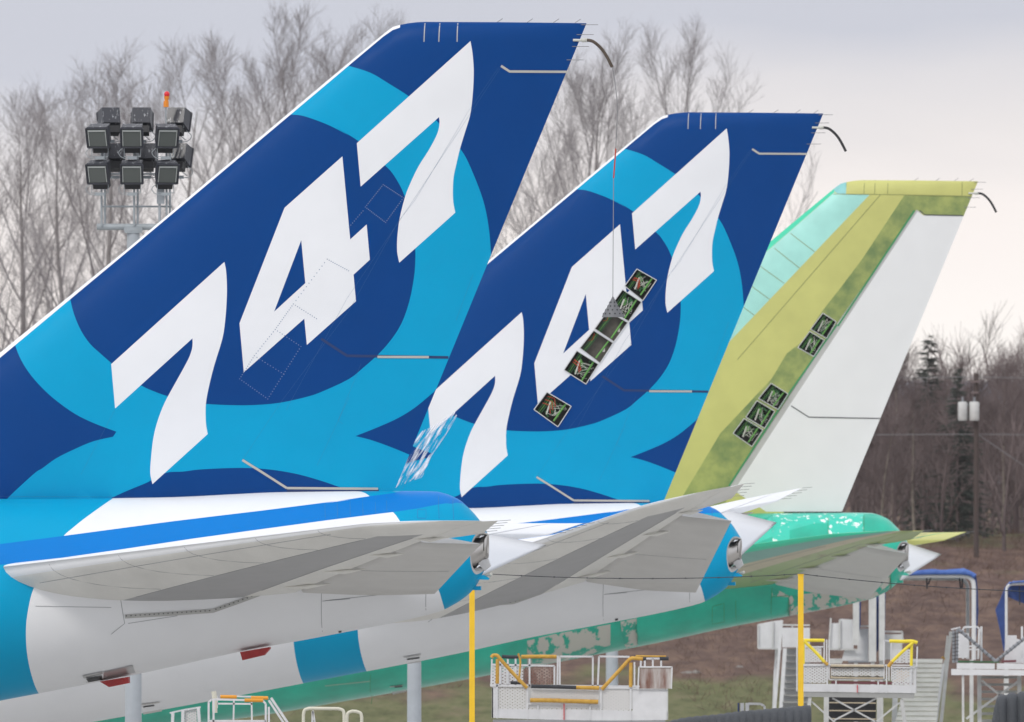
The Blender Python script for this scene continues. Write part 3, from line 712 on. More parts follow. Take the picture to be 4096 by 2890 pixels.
    return root
add('line_seal', (.42, .41, .38), .5); add('line_tip', (.35, .36, .38), .6); add('line_faint', (.05, .13, .26), .5); add('line_crown', (.01, .16, .42), .5); add('peel_line', (.4, .45, .38), .6)
add('wire_grey', (.22, .22, .23), .5); add('hose_brown', (.07, .05, .035), .7, var=.5, vscale=40); add('cone_grey', (.13, .135, .145), .6)

J1 = aircraft(1, P1, 'nearest jumbo jet tail, blue fin with white 747, hose and cone hanging from its tip', 0, R(8))
J2 = aircraft(2, P2, 'middle jumbo jet tail, blue fin with white 747 broken by six open service bays', R(11), R(23))
J3 = aircraft(3, P3, 'unpainted jumbo jet in green and yellow primer with plain white rudder', R(1), R(17))
# openings and red covers under the bellies
for (P, r, pts, nm, m) in ((P1, J1, T(7, (535, 1320), (665, 1292), (670, 1345), (560, 1365)), 'outflow_door', 'bare_metal'), (P1, J1, T(7, (560, 1338), (662, 1320), (664, 1345), (575, 1362)), 'outflow_opening', 'black'),
        (P1, J1, T(7, (672, 1295), (862, 1252), (878, 1298), (672, 1340)), 'vent_panel', 'bare_metal'),
        (P2, J2, T(8, (508, 1197), (620, 1178), (622, 1230), (540, 1243)), 'outflow_door', 'bare_metal'), (P2, J2, T(8, (532, 1212), (612, 1200), (614, 1226), (548, 1238)), 'outflow_opening', 'black'),
        (P2, J2, T(7, (918, 1503), (1035, 1488), (1050, 1548), (930, 1570)), 'outflow_door', 'stab_mid'), (P2, J2, T(7, (930, 1520), (1000, 1510), (1012, 1548), (940, 1560)), 'outflow_opening', 'black'),
        (P3, J3, T(8, (420, 1388), (505, 1378), (530, 1420), (440, 1440)), 'outflow_door', 'seal_grey'), (P3, J3, T(8, (452, 1392), (500, 1386), (515, 1420), (462, 1430)), 'outflow_opening', 'black')):
    polygon_on_body(r, nm, m, P, pts, .05 if m != 'black' else .065)
for pts in (T(7, (645, 1356), (832, 1325), (834, 1366), (705, 1392)), T(7, (1555, 1165), (1745, 1132), (1748, 1142), (1710, 1185), (1570, 1218))):
    mb = MB(); mb.prism([local(a, .5, z) for a, z in (P1.loc(*q, .5) for q in pts)], (0, .3, 0))
    for k in range(1, 4):
        p = Vector(mb.v[0]).lerp(mb.v[1], k/4); q = Vector(mb.v[len(pts)-1]).lerp(mb.v[len(pts)-2], k/4); mb.beam(p+Vector((0, -.01, 0)), q+Vector((0, -.01, 0)), .02, .02)
    mb.build('vent_cover', 'red_cover', J1)
for P, r, z_, x, y in ((P1, J1, 8, 98, 1034), (P2, J2, 8, 1890, 955), (P1, J1, 8, 533, 700)):
    pts = T(z_, (x-9, y-5), (x+9, y-7), (x+9, y+5), (x-9, y+7)) if y != 700 else T(z_, (x-3, y-2), (x+3, y-2), (x+3, y+14), (x-3, y+14)); polygon_on_body(r, 'drain_vent', 'black', P, pts, .03)
# glare painted as white streaks on a thin sheet over the middle fin's foot
def painted_glare():
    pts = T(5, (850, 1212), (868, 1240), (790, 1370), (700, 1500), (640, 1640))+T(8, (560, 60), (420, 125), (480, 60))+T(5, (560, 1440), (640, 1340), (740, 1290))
    m = bpy.data.materials.new('painted_glare'); m.use_nodes = True; t = m.node_tree; b = t.nodes['Principled BSDF']
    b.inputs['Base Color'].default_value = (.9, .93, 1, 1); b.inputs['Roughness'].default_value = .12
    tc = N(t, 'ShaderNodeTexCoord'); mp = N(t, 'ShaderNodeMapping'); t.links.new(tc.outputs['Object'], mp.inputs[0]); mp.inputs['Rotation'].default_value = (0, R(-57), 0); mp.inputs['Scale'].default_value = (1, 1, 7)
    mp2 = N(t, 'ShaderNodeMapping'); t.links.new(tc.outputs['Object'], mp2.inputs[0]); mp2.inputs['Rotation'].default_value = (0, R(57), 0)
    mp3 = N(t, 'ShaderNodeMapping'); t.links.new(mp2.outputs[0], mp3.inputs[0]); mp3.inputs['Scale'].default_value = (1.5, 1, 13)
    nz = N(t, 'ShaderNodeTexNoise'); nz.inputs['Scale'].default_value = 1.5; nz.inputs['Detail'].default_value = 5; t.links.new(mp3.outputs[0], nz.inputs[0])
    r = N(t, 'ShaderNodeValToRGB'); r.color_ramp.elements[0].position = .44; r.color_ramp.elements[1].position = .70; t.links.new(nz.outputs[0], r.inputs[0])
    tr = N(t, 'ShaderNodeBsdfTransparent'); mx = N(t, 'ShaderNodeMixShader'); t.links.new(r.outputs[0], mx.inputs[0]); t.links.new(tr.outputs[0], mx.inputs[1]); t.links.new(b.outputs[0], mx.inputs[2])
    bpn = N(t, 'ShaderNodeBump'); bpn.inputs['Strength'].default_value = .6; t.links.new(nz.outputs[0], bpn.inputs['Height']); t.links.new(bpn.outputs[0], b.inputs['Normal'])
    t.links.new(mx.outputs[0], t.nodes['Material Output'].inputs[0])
    lp = [P2.loc(*q) for q in pts]; V = []; E = []; add_chain(V, E, lp, True)
    a0, z0 = min(p[0] for p in lp), min(p[1] for p in lp)
    V += [q for q in ((a0+i*.2, z0+j*.2) for i in range(20) for j in range(25)) if inside(q, lp)]
    vs, fs = cdt(V, E); fs = [f for f in fs if inside((sum(vs[i][0] for i in f)/3, sum(vs[i][1] for i in f)/3), lp)]
    mesh('glare_sheet', [local(a, fin_b(a, z)+.012, z) for a, z in vs], fs, m, J2)
painted_glare()

# ------------------------------------------------------------------ ground and hillside
def hill_z(x, y):
    xe = x/ y*600
    crest = 8.5+.5*math.sin(x*.045+1)-.35*max(0, (x-15)/10)+.6*noise.noise(Vector((x*.05, y*.03, 0)))
    t = min(1, max(0, (y-525)/120)); t = t*t*(3-2*t)
    return crest*t+4.2*min(1, max(0, (y-720)/90))**2*(.8+.3*math.sin(x*.05))+.35*noise.noise(Vector((x*.12, y*.12, 3)))*t+.12*noise.noise(Vector((x*.5, y*.5, 7)))*t-.05
def terrain():
    xs = np.arange(-110, 111, 1.1); ys = np.concatenate([np.arange(505, 680, 1.1), np.arange(680, 900, 6)]); V = []; Fc = []
    for y in ys:
        for x in xs: V.append((x, y, hill_z(float(x), float(y))))
    n = len(xs)
    for j in range(len(ys)-1):
        for i in range(n-1): Fc.append((j*n+i, j*n+i+1, (j+1)*n+i+1, (j+1)*n+i))
    m = bpy.data.materials.new('hillside'); m.use_nodes = True; t = m.node_tree; b = t.nodes['Principled BSDF']; b.inputs['Roughness'].default_value = .95; b.inputs['Specular IOR Level'].default_value = .1
    tc = N(t, 'ShaderNodeTexCoord'); mp = N(t, 'ShaderNodeMapping'); mp.inputs['Scale'].default_value = (1, .35, 2.5); t.links.new(tc.outputs['Object'], mp.inputs[0])
    def rampn(scale, stops, det=8):
        nz = N(t, 'ShaderNodeTexNoise'); nz.inputs['Scale'].default_value = scale; nz.inputs['Detail'].default_value = det; nz.inputs['Roughness'].default_value = .7; t.links.new(mp.outputs[0], nz.inputs[0])
        r = N(t, 'ShaderNodeValToRGB'); t.links.new(nz.outputs[0], r.inputs[0]); e = r.color_ramp.elements
        e[0].position, e[0].color = stops[0][0], (*stops[0][1], 1); e[1].position, e[1].color = stops[-1][0], (*stops[-1][1], 1)
        for p, c in stops[1:-1]: q = e.new(p); q.color = (*c, 1)
        return r, nz
    br, _ = rampn(.9, [(.3, (.060, .036, .032)), (.5, (.115, .074, .062)), (.7, (.19, .125, .09))])
    gr, _ = rampn(1.3, [(.3, (.07, .075, .035)), (.5, (.12, .125, .06)), (.7, (.17, .15, .09))])
    sp = N(t, 'ShaderNodeSeparateXYZ'); t.links.new(tc.outputs['Object'], sp.inputs[0])
    nz = N(t, 'ShaderNodeTexNoise'); nz.inputs['Scale'].default_value = .16; nz.inputs['Detail'].default_value = 6; t.links.new(mp.outputs[0], nz.inputs[0])
    a1 = N(t, 'ShaderNodeMath', operation='MULTIPLY_ADD'); t.links.new(nz.outputs[0], a1.inputs[0]); a1.inputs[1].default_value = 7.0; t.links.new(sp.outputs[2], a1.inputs[2])
    r2 = N(t, 'ShaderNodeValToRGB'); mr = N(t, 'ShaderNodeMapRange'); mr.inputs[1].default_value = 4.0; mr.inputs[2].default_value = 14; t.links.new(a1.outputs[0], mr.inputs[0]); t.links.new(mr.outputs[0], r2.inputs[0])
    e = r2.color_ramp.elements; e[0].position = .27; e[0].color = (1, 1, 1, 1); e[1].position = .34; e[1].color = (.05, .05, .05, 1)
    q = e.new(.80); q.color = (.0, .0, .0, 1); q = e.new(.86); q.color = (.7, .7, .7, 1); q = e.new(.93); q.color = (.1, .1, .1, 1)
    mx = N(t, 'ShaderNodeMix', data_type='RGBA'); t.links.new(r2.outputs[0], mx.inputs[0]); t.links.new(br.outputs[0], mx.inputs[6]); t.links.new(gr.outputs[0], mx.inputs[7]); t.links.new(mx.outputs[2], b.inputs['Base Color'])
    M['hillside'] = m
    tag(mesh('hill', V, Fc, 'hillside', smooth=True), kind='structure')
terrain()
M['apron'] = mat('apron', (.38, .375, .36), .85, var=.08, vscale=.05, col2=(.46, .455, .44))
tag(mesh('ground', [(-4000, -1500, 0), (4000, -1500, 0), (4000, 6000, 0), (-4000, 6000, 0)], [(0, 1, 2, 3)], 'apron'), kind='structure')

# ------------------------------------------------------------------ bare trees
add('bark', (.27, .25, .245), .9, var=.25, vscale=3, spec=.1); add('twig', (.31, .29, .295), .9, var=.2, vscale=3, spec=.1)
add('thicket_bark', (.175, .138, .135), .9, var=.4, vscale=.4, spec=.1); add('pale_bark', (.23, .20, .17), .9, var=.3, vscale=2, spec=.1); add('needles', (.075, .085, .075), .9, var=.3, spec=.1)
def seg_mesh(name, segs, ms, n=3, mats_i=None):
    S = np.array([[*a, *b, r0, r1] for a, b, r0, r1 in segs], dtype=np.float64)
    p0, p1, r0, r1 = S[:, :3], S[:, 3:6], S[:, 6], S[:, 7]; d = p1-p0; d /= np.linalg.norm(d, axis=1, keepdims=True)+1e-9
    ref = np.where(np.abs(d[:, 2:3]) < .9, [[0, 0, 1.0]], [[1.0, 0, 0]]); u = np.cross(d, ref); u /= np.linalg.norm(u, axis=1, keepdims=True)+1e-9; v = np.cross(d, u)
    m = len(S); V = np.zeros((m, 2*n, 3))
    for k in range(n):
        c, s = math.cos(2*math.pi*k/n), math.sin(2*math.pi*k/n); o = u*c+v*s; V[:, k] = p0+o*r0[:, None]; V[:, n+k] = p1+o*r1[:, None]
    base = np.array([(k, (k+1) % n, n+(k+1) % n, n+k) for k in range(n)]); Fc = (base[None]+(np.arange(m)*2*n)[:, None, None]).reshape(-1, 4)
    me = bpy.data.meshes.new(name); me.vertices.add(m*2*n); me.vertices.foreach_set('co', V.reshape(-1)); me.loops.add(len(Fc)*4); me.loops.foreach_set('vertex_index', Fc.reshape(-1).astype(np.int32))
    me.polygons.add(len(Fc)); me.polygons.foreach_set('loop_start', np.arange(len(Fc), dtype=np.int32)*4); me.polygons.foreach_set('loop_total', np.full(len(Fc), 4, dtype=np.int32))
    for k in (ms if isinstance(ms, list) else [ms]): me.materials.append(M[k])
    me.update(); me.validate(); return me
def tree_segs(seed, H=22, spread=.36, limbs=18, base=.12, tw=1.0, fan=1.0, levels=3):
    r = random.Random(seed); trunk = []; crown = []
    def path(p, d, ln, r0, r1, n, up, out, wob):
        pts = [p]
        for i in range(n):
            d = (d+Vector((r.gauss(0, wob), r.gauss(0, wob), up))).normalized(); q = p+d*ln/n
            out.append((p, q, r0+(r1-r0)*i/n, r0+(r1-r0)*(i+1)/n)); p = q; pts.append((p)); 
        return pts, d
    def perp(d, ang):
        a = Vector((r.gauss(0, 1), r.gauss(0, 1), r.gauss(0, .6))); a = (a-d*a.dot(d)).normalized(); return (d*math.cos(ang)+a*math.sin(ang)).normalized()
    pts, _ = path(Vector((0, 0, 0)), Vector((0, 0, 1)), H*.93, H*.0105, .02, 14, .05, trunk, .035)
    def at(pts, t):
        f = t*(len(pts)-1); i = min(int(f), len(pts)-2); return pts[i].lerp(pts[i+1], f-i)
    for i in range(limbs):
        t = base+(1-base)*(i+r.random()*.8)/limbs*.97; p = at(pts, t); az = i*2.4+r.uniform(-.5, .5); inc = R(r.uniform(34, 58))*fan*(1-.35*t)
        d = Vector((math.cos(az)*math.sin(inc), math.sin(az)*math.sin(inc), math.cos(inc)))
        ln = H*spread*(1.3-1.0*t)*r.uniform(.8, 1.2); r0 = .012+H*.0033*(1.15-t)
        lp, ld = path(p, d, ln, r0, .012, 9, .062, crown, .045)
        for j in range(int(11*tw)):
            s = .30+.68*((j+r.random())/int(11*tw))**.8; q = at(lp, s); dd = (at(lp, min(1, s+.05))-at(lp, max(0, s-.05))).normalized(); bl = ln*.36*(1.15-s*.75)*r.uniform(.6, 1.2)+.5
            bpth, bd = path(q, perp(dd, R(r.uniform(25, 55))), bl, .008+.010*(1-s), .006, 5, .10, crown, .06)
            for k in range(int(8*tw)):
                s2 = .1+.88*(k+r.random())/int(8*tw); q2 = at(bpth, s2); d2 = (at(bpth, min(1, s2+.1))-at(bpth, max(0, s2-.1))).normalized()
                tl = r.uniform(.5, 1.2)*(1.25-.6*s2); tp, td = path(q2, perp(d2, R(r.uniform(22, 50))), tl, .0062, .004, 2, .2, crown, .07)
                if levels > 2:
                    for _ in range(3):
                        q3 = at(tp, r.uniform(.2, 1)); e = q3+perp(td, R(r.uniform(20, 45)))*r.uniform(.25, .6)+Vector((0, 0, .06)); crown.append((q3, e, .0045, .0025))
    zm = max(max(a[2], b[2]) for a, b, _, _ in crown)/H
    f = lambda L_: [(a/zm, b/zm, r0, r1) for a, b, r0, r1 in L_]
    return f(trunk), f(crown)
VAR = []
for i, (seed, sp, lm, fan) in enumerate(((11, .48, 19, 1.05), (23, .47, 20, 1.0), (37, .50, 19, 1.12), (51, .43, 20, .95))):
    a, b = tree_segs(seed, 22, sp, lm, .05, 1.0, fan)
    VAR.append((seg_mesh('trunk', a, 'bark', 7), seg_mesh('crown', b, 'twig', 3)))
def tree(name, var, x, topy, D, label, cat='tree', group=None, zb=None, rz=0, wide=1.0, H=22, mats=None):
    X = (x-CX)/F*D; zb = hill_z(X, D)-.2 if zb is None else zb; top = ZC+(YH-topy)/F*D; s = (top-zb)/H
    e = empty(name, (X, D, zb), label, cat, group, rz); e.scale = (s*wide, s*wide, s)
    for nm, me in zip(('trunk', 'crown'), var):
        o = bpy.data.objects.new(nm, me); COL.objects.link(o); o.parent = e
    return e
TG = 'bare winter trees behind the jets'
for i, (x, ty, D, v, lab, wd) in enumerate((
    (43, 350, 655, 1, 'bare tree cut by the left edge of the picture, lowest of the row', 1.1),
    (-150, 560, 640, 0, 'bare tree mostly outside the left edge with branches reaching in', 1.2),
    (250, 330, 690, 3, 'slim bare tree between the left edge and the floodlight mast', 1.0),
    (440, 170, 650, 0, 'bare tree with the thick trunk right behind the floodlights', 1.15),
    (700, 150, 680, 1, 'bare tree standing just right of the orange beacon', 1.0),
    (930, 120, 660, 2, 'bare tree above the lower leading edge of the nearest fin', .9),
    (1190, 5, 670, 1, 'tallest bare tree, above the middle of the nearest fin', .95),
    (1400, 30, 690, 0, 'bare tree whose right side ends at the round top of the nearest fin', .85),
    (1690, 60, 700, 3, 'bare tree with only thin tips showing over the nearest fin top', .55),
    (2290, 200, 670, 3, 'narrow bare tree just right of the nearest fin trailing edge', .8),
    (2380, 90, 660, 0, 'bare spreading tree seen through the hanging hose line', .9),
    (2590, 60, 655, 2, 'rightmost big bare tree, above the middle fin leading edge', .8),
    (2180, 600, 640, 1, 'low bare tree in the gap between the two blue fins', .9))):
    tree('bare_tree', VAR[v], x, ty-45, D, lab, 'tree', TG, rz=i*1.9, wide=wd)
# thin woodland on the right
SV = []
for i, (seed, H_) in enumerate(((101, 11), (102, 11), (103, 11))):
    a, b = tree_segs(seed, 11, .26, 14, .12, .8, .8)
    SV.append((a, b))
SVM = [(seg_mesh('trunk', a, 'pale_bark', 5), seg_mesh('crown', b, 'thicket_bark', 3)) for a, b in SV]
for i, (x, ty, D) in enumerate(((3570, 1330, 655), (3660, 1500, 640), (3790, 1420, 668), (3530, 1640, 636), (3870, 1480, 690), (4010, 1400, 650), (4085, 1560, 672))):
    tree('young_tree', SVM[i % 3], x, ty, D, ['slender pale-trunked young tree left of the conifer tip beside the white rudder', 'pale-trunked young tree just right of the white rudder, in front of the thicket', 'slender young tree between the conifer and the transformers', 'low pale-trunked young tree touching the white rudder edge', 'young tree directly left of the transformer pole', 'bare young tree right of the transformer pole against the sky', 'young tree at the right edge of the picture'][i], 'tree', 'young trees of the right wood', rz=i*1.3, wide=1.15, H=11)
def thicket():
    rnd = random.Random(5); base = []
    for k in range(5):
        a, b = tree_segs(200+k, 7, .34, 11, .04, .62, .9, levels=3 if k < 2 else 2); base.append(a+b)
    arr = [np.array([[*a, *b, r0, r1] for a, b, r0, r1 in sg]) for sg in base]; out = []
    for i in range(105):
        X = rnd.uniform(12.0, 24.0)*1.02; D = rnd.uniform(632, 720); X *= D/650
        if i % 6 == 0: X = rnd.uniform(-24, 12)
        A = arr[i % 5].copy(); s = rnd.uniform(.8, 1.35)*(1.0 if D < 680 else 1.1); an = rnd.uniform(0, 6.28); c, sn = math.cos(an), math.sin(an); z = hill_z(X, D)-.3
        for o in (0, 3):
            x, y = A[:, o]*s*c-A[:, o+1]*s*sn, A[:, o]*s*sn+A[:, o+1]*s*c; A[:, o], A[:, o+1], A[:, o+2] = x+X, y+D, A[:, o+2]*s+z
        A[:, 6:] *= 1.25; out.append(A)
    A = np.concatenate(out); me = seg_mesh('thicket', [(r[:3], r[3:6], r[6], r[7]) for r in A], 'thicket_bark', 3)
    o = bpy.data.objects.new('thicket', me); COL.objects.link(o); tag(o, 'dense leafless brown thicket along the top of the bank', 'thicket', kind='stuff')
thicket()
def conifer(seed, H=11):
    r = random.Random(seed); tr = [(Vector((0, 0, H*k/8)), Vector((0, 0, H*(k+1)/8)), .14*(1-k/8.5), .14*(1-(k+1)/8.5)) for k in range(8)]; nd = []
    for i in range(260):
        t = .05+.94*(i/260)**.95; z = H*t+r.uniform(-.15, .15); L_ = (1-t)*H*.25*r.uniform(.35, 1.2)+.15; az = r.uniform(0, 6.28); p = Vector((0, 0, z)); d = Vector((math.cos(az), math.sin(az), r.uniform(-.15, .2)))
        for k in range(int(6+L_*14)):
            s = r.uniform(.1, 1)*L_; q = p+d*s+Vector((0, 0, -.06*s*s)); e = q+Vector((r.gauss(0, .14)+d.x*.1, r.gauss(0, .14)+d.y*.1, r.uniform(-.16, .05))); nd.append((q, e, .026, .008))
        nd.append((p, p+d*L_+Vector((0, 0, -.06*L_*L_)), .02, .006))
    return seg_mesh('trunk', tr, 'thicket_bark', 6), seg_mesh('crown', nd, 'needles', 3)
CV = [conifer(1), conifer(2)]
for i, (x, ty, D, lab) in enumerate(((3714, 1340, 660, 'tall dark conifer rising above the wood right of the white rudder'), (3830, 1470, 640, 'shorter dark conifer left of the transformers'), (3850, 1640, 645, 'broad green conifer directly behind the transformers'), (4040, 1520, 705, 'faint conifer right of the transformer pole'))):
    tree('conifer', CV[i % 2], x, ty, D, lab, 'tree', 'conifers in the right wood', rz=i, H=11)
def brambles():
    rnd = random.Random(9); sg = []
    for i in range(9000):
        y = rnd.uniform(540, 655); x = rnd.uniform(-22, 22)*y/600
        if x < -6 and rnd.random() < .7: continue
        z = hill_z(x, y); 
        if noise.noise(Vector((x*.15, y*.06, 4)))*4+z < 3.6: continue
        n = 3; h = rnd.uniform(.15, .5)
        for k in range(n):
            p = Vector((x+rnd.gauss(0, .15), y+rnd.gauss(0, .15), z-.05)); sg.append((p, p+Vector((rnd.gauss(0, .22), rnd.gauss(0, .15), h*rnd.uniform(.5, 1.1))), .009, .004))
    M['bramble'] = mat('bramble', (.10, .066, .056), .9, vscale=.3, col2=(.19, .13, .095), spec=.1)
    o = bpy.data.objects.new('brambles', seg_mesh('brambles', sg, 'bramble', 3)); COL.objects.link(o); tag(o, 'dry brown bramble stems covering the bank', 'brambles', kind='stuff')
brambles()
rnd = random.Random(3)
M['rock'] = mat('rock', (.20, .185, .17), .9, var=.2, bump=.4)
for i, (x, y) in enumerate(T(9, (60, 1310), (95, 1308), (140, 1303), (200, 1298), (428, 1268), (20, 1325))):
    D = 575; 
    for DD in range(530, 640):
        if hill_z((x-CX)/F*DD, DD) >= ZC+(YH-y)/F*DD: D = DD; break
    p = W(x, y, D); mb = MB(p); vs = []; ball(mb, p, .16+.07*((i*3) % 4)/4, seg=8, rg=5, sz=.6); mb.v = [v*(1+.35*noise.noise(v*6+Vector((i, 0, 0)))) for v in mb.v]
    o = mb.build('rock', 'rock'); o.location = p; tag(o, ['pale rock, second from left of the line of stones at the foot of the bank', 'pale rock, third of the line of stones below the green belly', 'pale rock, fourth of the line of stones below the green belly', 'pale rock at the right end of the line of stones', 'lone pale rock left of the white stairs', 'pale rock at the left end of the line of stones'][i], 'rock', 'stones along the foot of the bank')

# ------------------------------------------------------------------ floodlight masts
add('lamp_black', (.022, .024, .034), .55, var=.3, vscale=4); M['lamp_streaked'] = patchy('lamp_streaked', (.03, .032, .042), (.38, .39, .41), 10, .63, (1.6, 1.6, .22), .6, .05)
add('galvanised', (.33, .36, .38), .5, metal=.2, var=.15, vscale=4); add('pole_grey', (.36, .39, .42), .55, var=.07, vscale=3)
gm = bpy.data.materials.new('lamp_glass'); gm.use_nodes = True; g = gm.node_tree.nodes['Principled BSDF']; g.inputs['Base Color'].default_value = (.075, .085, .08, 1); g.inputs['Roughness'].default_value = .18; g.inputs['Coat Weight'].default_value = .3; M['lamp_glass'] = gm
add('reflector', (.36, .38, .37), .4, metal=.3); add('orange_paint', (.75, .24, .01), .5); add('red_lamp', (.65, .01, .02), .35); add('lens_glow', (.12, .13, .12), .25)
DM = 385.0; MO = WZ('L', 630, 1620, DM); MO.z = 0
mast = empty('floodlight_mast', MO, 'floodlight mast with twelve black lamps and an orange beacon, behind the nearest fin', 'light mast', 'grey floodlight masts standing between the jets')
def LP(x, y, dy=0): return WZ('L', x, y, DM, dy)-MO
mb = MB(); tp = LP(630, 1560); mb.tube([(0, 0, 0), (0, 0, 6), tp], [.205, .19, .15], 20); mb.tube([(0, 0, 0), (0, 0, .12)], .4, 16); mb.build('pole', 'pole_grey', mast)
mb = MB(); mb.box(LP(630, 1536), (.43, .36, .07)); mb.box(LP(630, 1562), (.40, .34, .05)); mb.box(LP(630, 1515), (.40, .3, .03)); mb.build('mounting_plate', 'galvanised', mast)
mb = MB(); mb.tube([LP(235, 1508), LP(1060, 1508)], .075, 12); mb.build('crossarm', 'galvanised', mast)
for x in (288, 322, 640, 676, 990, 1025):
    mb = MB(); mb.tube([LP(x, 1500, .1 if x in (322, 676, 1025) else -.1), LP(x, 430, .1 if x in (322, 676, 1025) else -.1)], .026, 8); mb.build('upright', 'galvanised', mast)
for y in (1288, 936):
    mb = MB(); mb.tube([LP(275, y), LP(1048, y)], .022, 8); mb.build('rail', 'galvanised', mast)
mb = MB(); mb.box(LP(927, 1180, -.1), (.18, .15, .34)); mb.tube([LP(915, 1260, -.1), LP(915, 1500, -.1)], .03, 8); mb.build('junction_box', 'pole_grey', mast)
bc = MB(); bc.tube([LP(980, 520), LP(982, 210)], .018, 8); bo = bc.build('beacon', 'galvanised', mast)
bc = MB(); bc.tube([LP(984, 214), LP(984, 148)], .062, 12); bc.tube([LP(987, 150), LP(987, 126)], .04, 10); bc.tube([LP(989, 137), LP(989, 97)], [.05, .065], 12); bc.build('beacon_body', 'orange_paint', bo)
bc = MB(); ball(bc, LP(992, 76), .068, sz=1.05); bc.build('beacon_lens', 'red_lamp', bo)
def flood(c, yaw, pitch, front):
    Rm = Matrix.Rotation(yaw, 3, 'Z') @ Matrix.Rotation(pitch, 3, 'X')      # lamp looks along local -Y
    def X(x, y, z): return c+Rm @ Vector((x, y, z))
    mb = MB(c); w2, h2, d = .255, .235, .36; bw, bh = .21, .17
    vs = [X(-w2, -d/2, -h2), X(w2, -d/2, -h2), X(w2, -d/2, h2), X(-w2, -d/2, h2), X(-bw, d/2, -bh), X(bw, d/2, -bh), X(bw, d/2, h2*.9), X(-bw, d/2, h2*.9)]
    mb._add(vs, [(0, 1, 2, 3), (5, 4, 7, 6), (0, 4, 5, 1), (2, 6, 7, 3), (0, 3, 7, 4), (1, 5, 6, 2)])
    for s in (-1, 1): mb.beam(X(s*w2, -d/2-.015, -h2), X(s*w2, -d/2-.015, h2), .035, .04)
    for s in (-1, 1): mb.beam(X(-w2, -d/2-.015, s*h2), X(w2, -d/2-.015, s*h2), .04, .035)
    h = mb.build('floodlight', 'lamp_streaked' if not front else 'lamp_black', mast); h.location = c
    def sub(nm, m, fn): b = MB(c); fn(b); b.build(nm, m, h)
    y = -d/2-.012
    sub('lamp_glass', 'lamp_glass', lambda b: b._add([X(-w2+.035, y, -h2+.03), X(w2-.035, y, -h2+.03), X(w2-.035, y, h2-.03), X(-w2+.035, y, h2-.03)], [(0, 1, 2, 3)]))
    def refl(b):
        for s in (-1, 1): b.beam(X(s*(w2-.045), y-.006, -h2+.04), X(s*(w2-.045), y-.006, h2-.04), .02, .008)
        b.beam(X(-w2+.04, y-.006, h2-.06), X(w2-.04, y-.006, h2-.06), .008, .035)
    sub('reflector', 'reflector', refl)
    def bulb(b):
        pts = [X(.09*math.cos(a), y-.008, -.02+.09*math.sin(a)) for a in [math.pi*(1+k/8) for k in range(9)]]; b.tube(pts, .008, 5)
    if front: 
        sub('hood', 'lamp_streaked', lambda b: b.beam(X(0, -d/2+.02, h2+.012), X(0, d/2-.02, h2*.93+.01), 2*w2-.03, .012))
    sub('ballast', 'black', lambda b: b.box(c+Rm @ Vector((0, .05, -h2-.09)), (.36, .24, .17), rot=Rm))
    cl = c+Vector((0, .02, -h2-.28))
    def br(b): b.tube([X(-.19, 0, -h2+.05), cl+Vector((-.19, 0, .02)), cl+Vector((.19, 0, .02)), X(.19, 0, -h2+.05)], .014, 6); b.box(cl+Vector((0, 0, -.01)), (.22, .12, .07))
    sub('bracket', 'galvanised', br)
    s = -1 if front else 1
    sub('cable', 'galvanised', lambda b: b.tube([Vector(p) for p in crom([tuple(cl+Vector((s*.2, -.02, .24))), tuple(cl+Vector((s*.32, -.02, .12))), tuple(cl+Vector((s*.24, -.02, 0))), tuple(cl+Vector((s*.08, -.02, -.03)))], 4)], .010, 5))
for j, y in enumerate((525, 915)):
    for i, x in enumerate((272, 624, 984)): flood(LP(x, y, -.45), (-.28, -.05, .26)[i], R(20), True)
for j, y in enumerate((335, 722)):
    for i, x in enumerate(((372, 716, 1105), (425, 765, 1120))[j]): flood(LP(x, y, .45), math.pi+(.22, -.02, -.3)[i], R(22), False)
for x, D, lab in ((1657, 457, 'grey mast pole under the middle jet belly, left of the yellow pole'), (2448, 530, 'grey mast pole standing behind the white platform with yellow pads')):
    c = copy_tree(mast); c.location = ((x-CX)/F*D, D, 0); c['label'] = lab

# ------------------------------------------------------------------ yellow poles and cable
add('yellow_paint', (.80, .50, .015), .5, var=.08, vscale=2); add('cable_black', (.03, .035, .04), .6)
DY = 386.0; tops = []
for x, ty, lab in ((1888, 2296, 'yellow marker pole below the tail cone of the nearest jet'), (3203, 2300, 'yellow marker pole in front of the green jet, beside the platform with stairs')):
    p = W(x, ty, DY); e = empty('marker_pole', (p.x, DY, 0), lab, 'pole', 'yellow marker poles carrying the cable')
    mb = MB(); mb.box((0, 0, p.z/2), (.128, .128, p.z)); mb.build('pole', 'yellow_paint', e)
    mb = MB(); mb.box((0, 0, .05), (.5, .5, .1)); mb.tube([(0, 0, .1), (0, 0, .3)], .12, 10); mb.build('base', 'yellow_paint', e)
    mb = MB(); mb.box((0, 0, p.z+.008), (.15, .15, .016)); mb.build('cap', 'yellow_paint', e); tops.append(Vector((p.x, DY-.03, p.z+.02)))
q3 = W(4500, 2372, DY); mb = MB(); pts = []
for a, b in ((tops[0], tops[1]), (tops[1], q3)):
    for k in range(20 if a is tops[0] else 21): t = k/20; pts.append(a.lerp(b, t)+Vector((0, 0, -.12*4*t*(1-t))))
mb.tube(pts, .0105, 6)
for k in range(1, len(pts), 2): mb.tube([pts[k]+Vector((-.012, 0, 0)), pts[k]+Vector((.012, 0, 0))], .022, 6)
tag(mb.build('cable', 'cable_black'), 'thin dark cable strung between the two yellow poles and off to the right', 'cable')

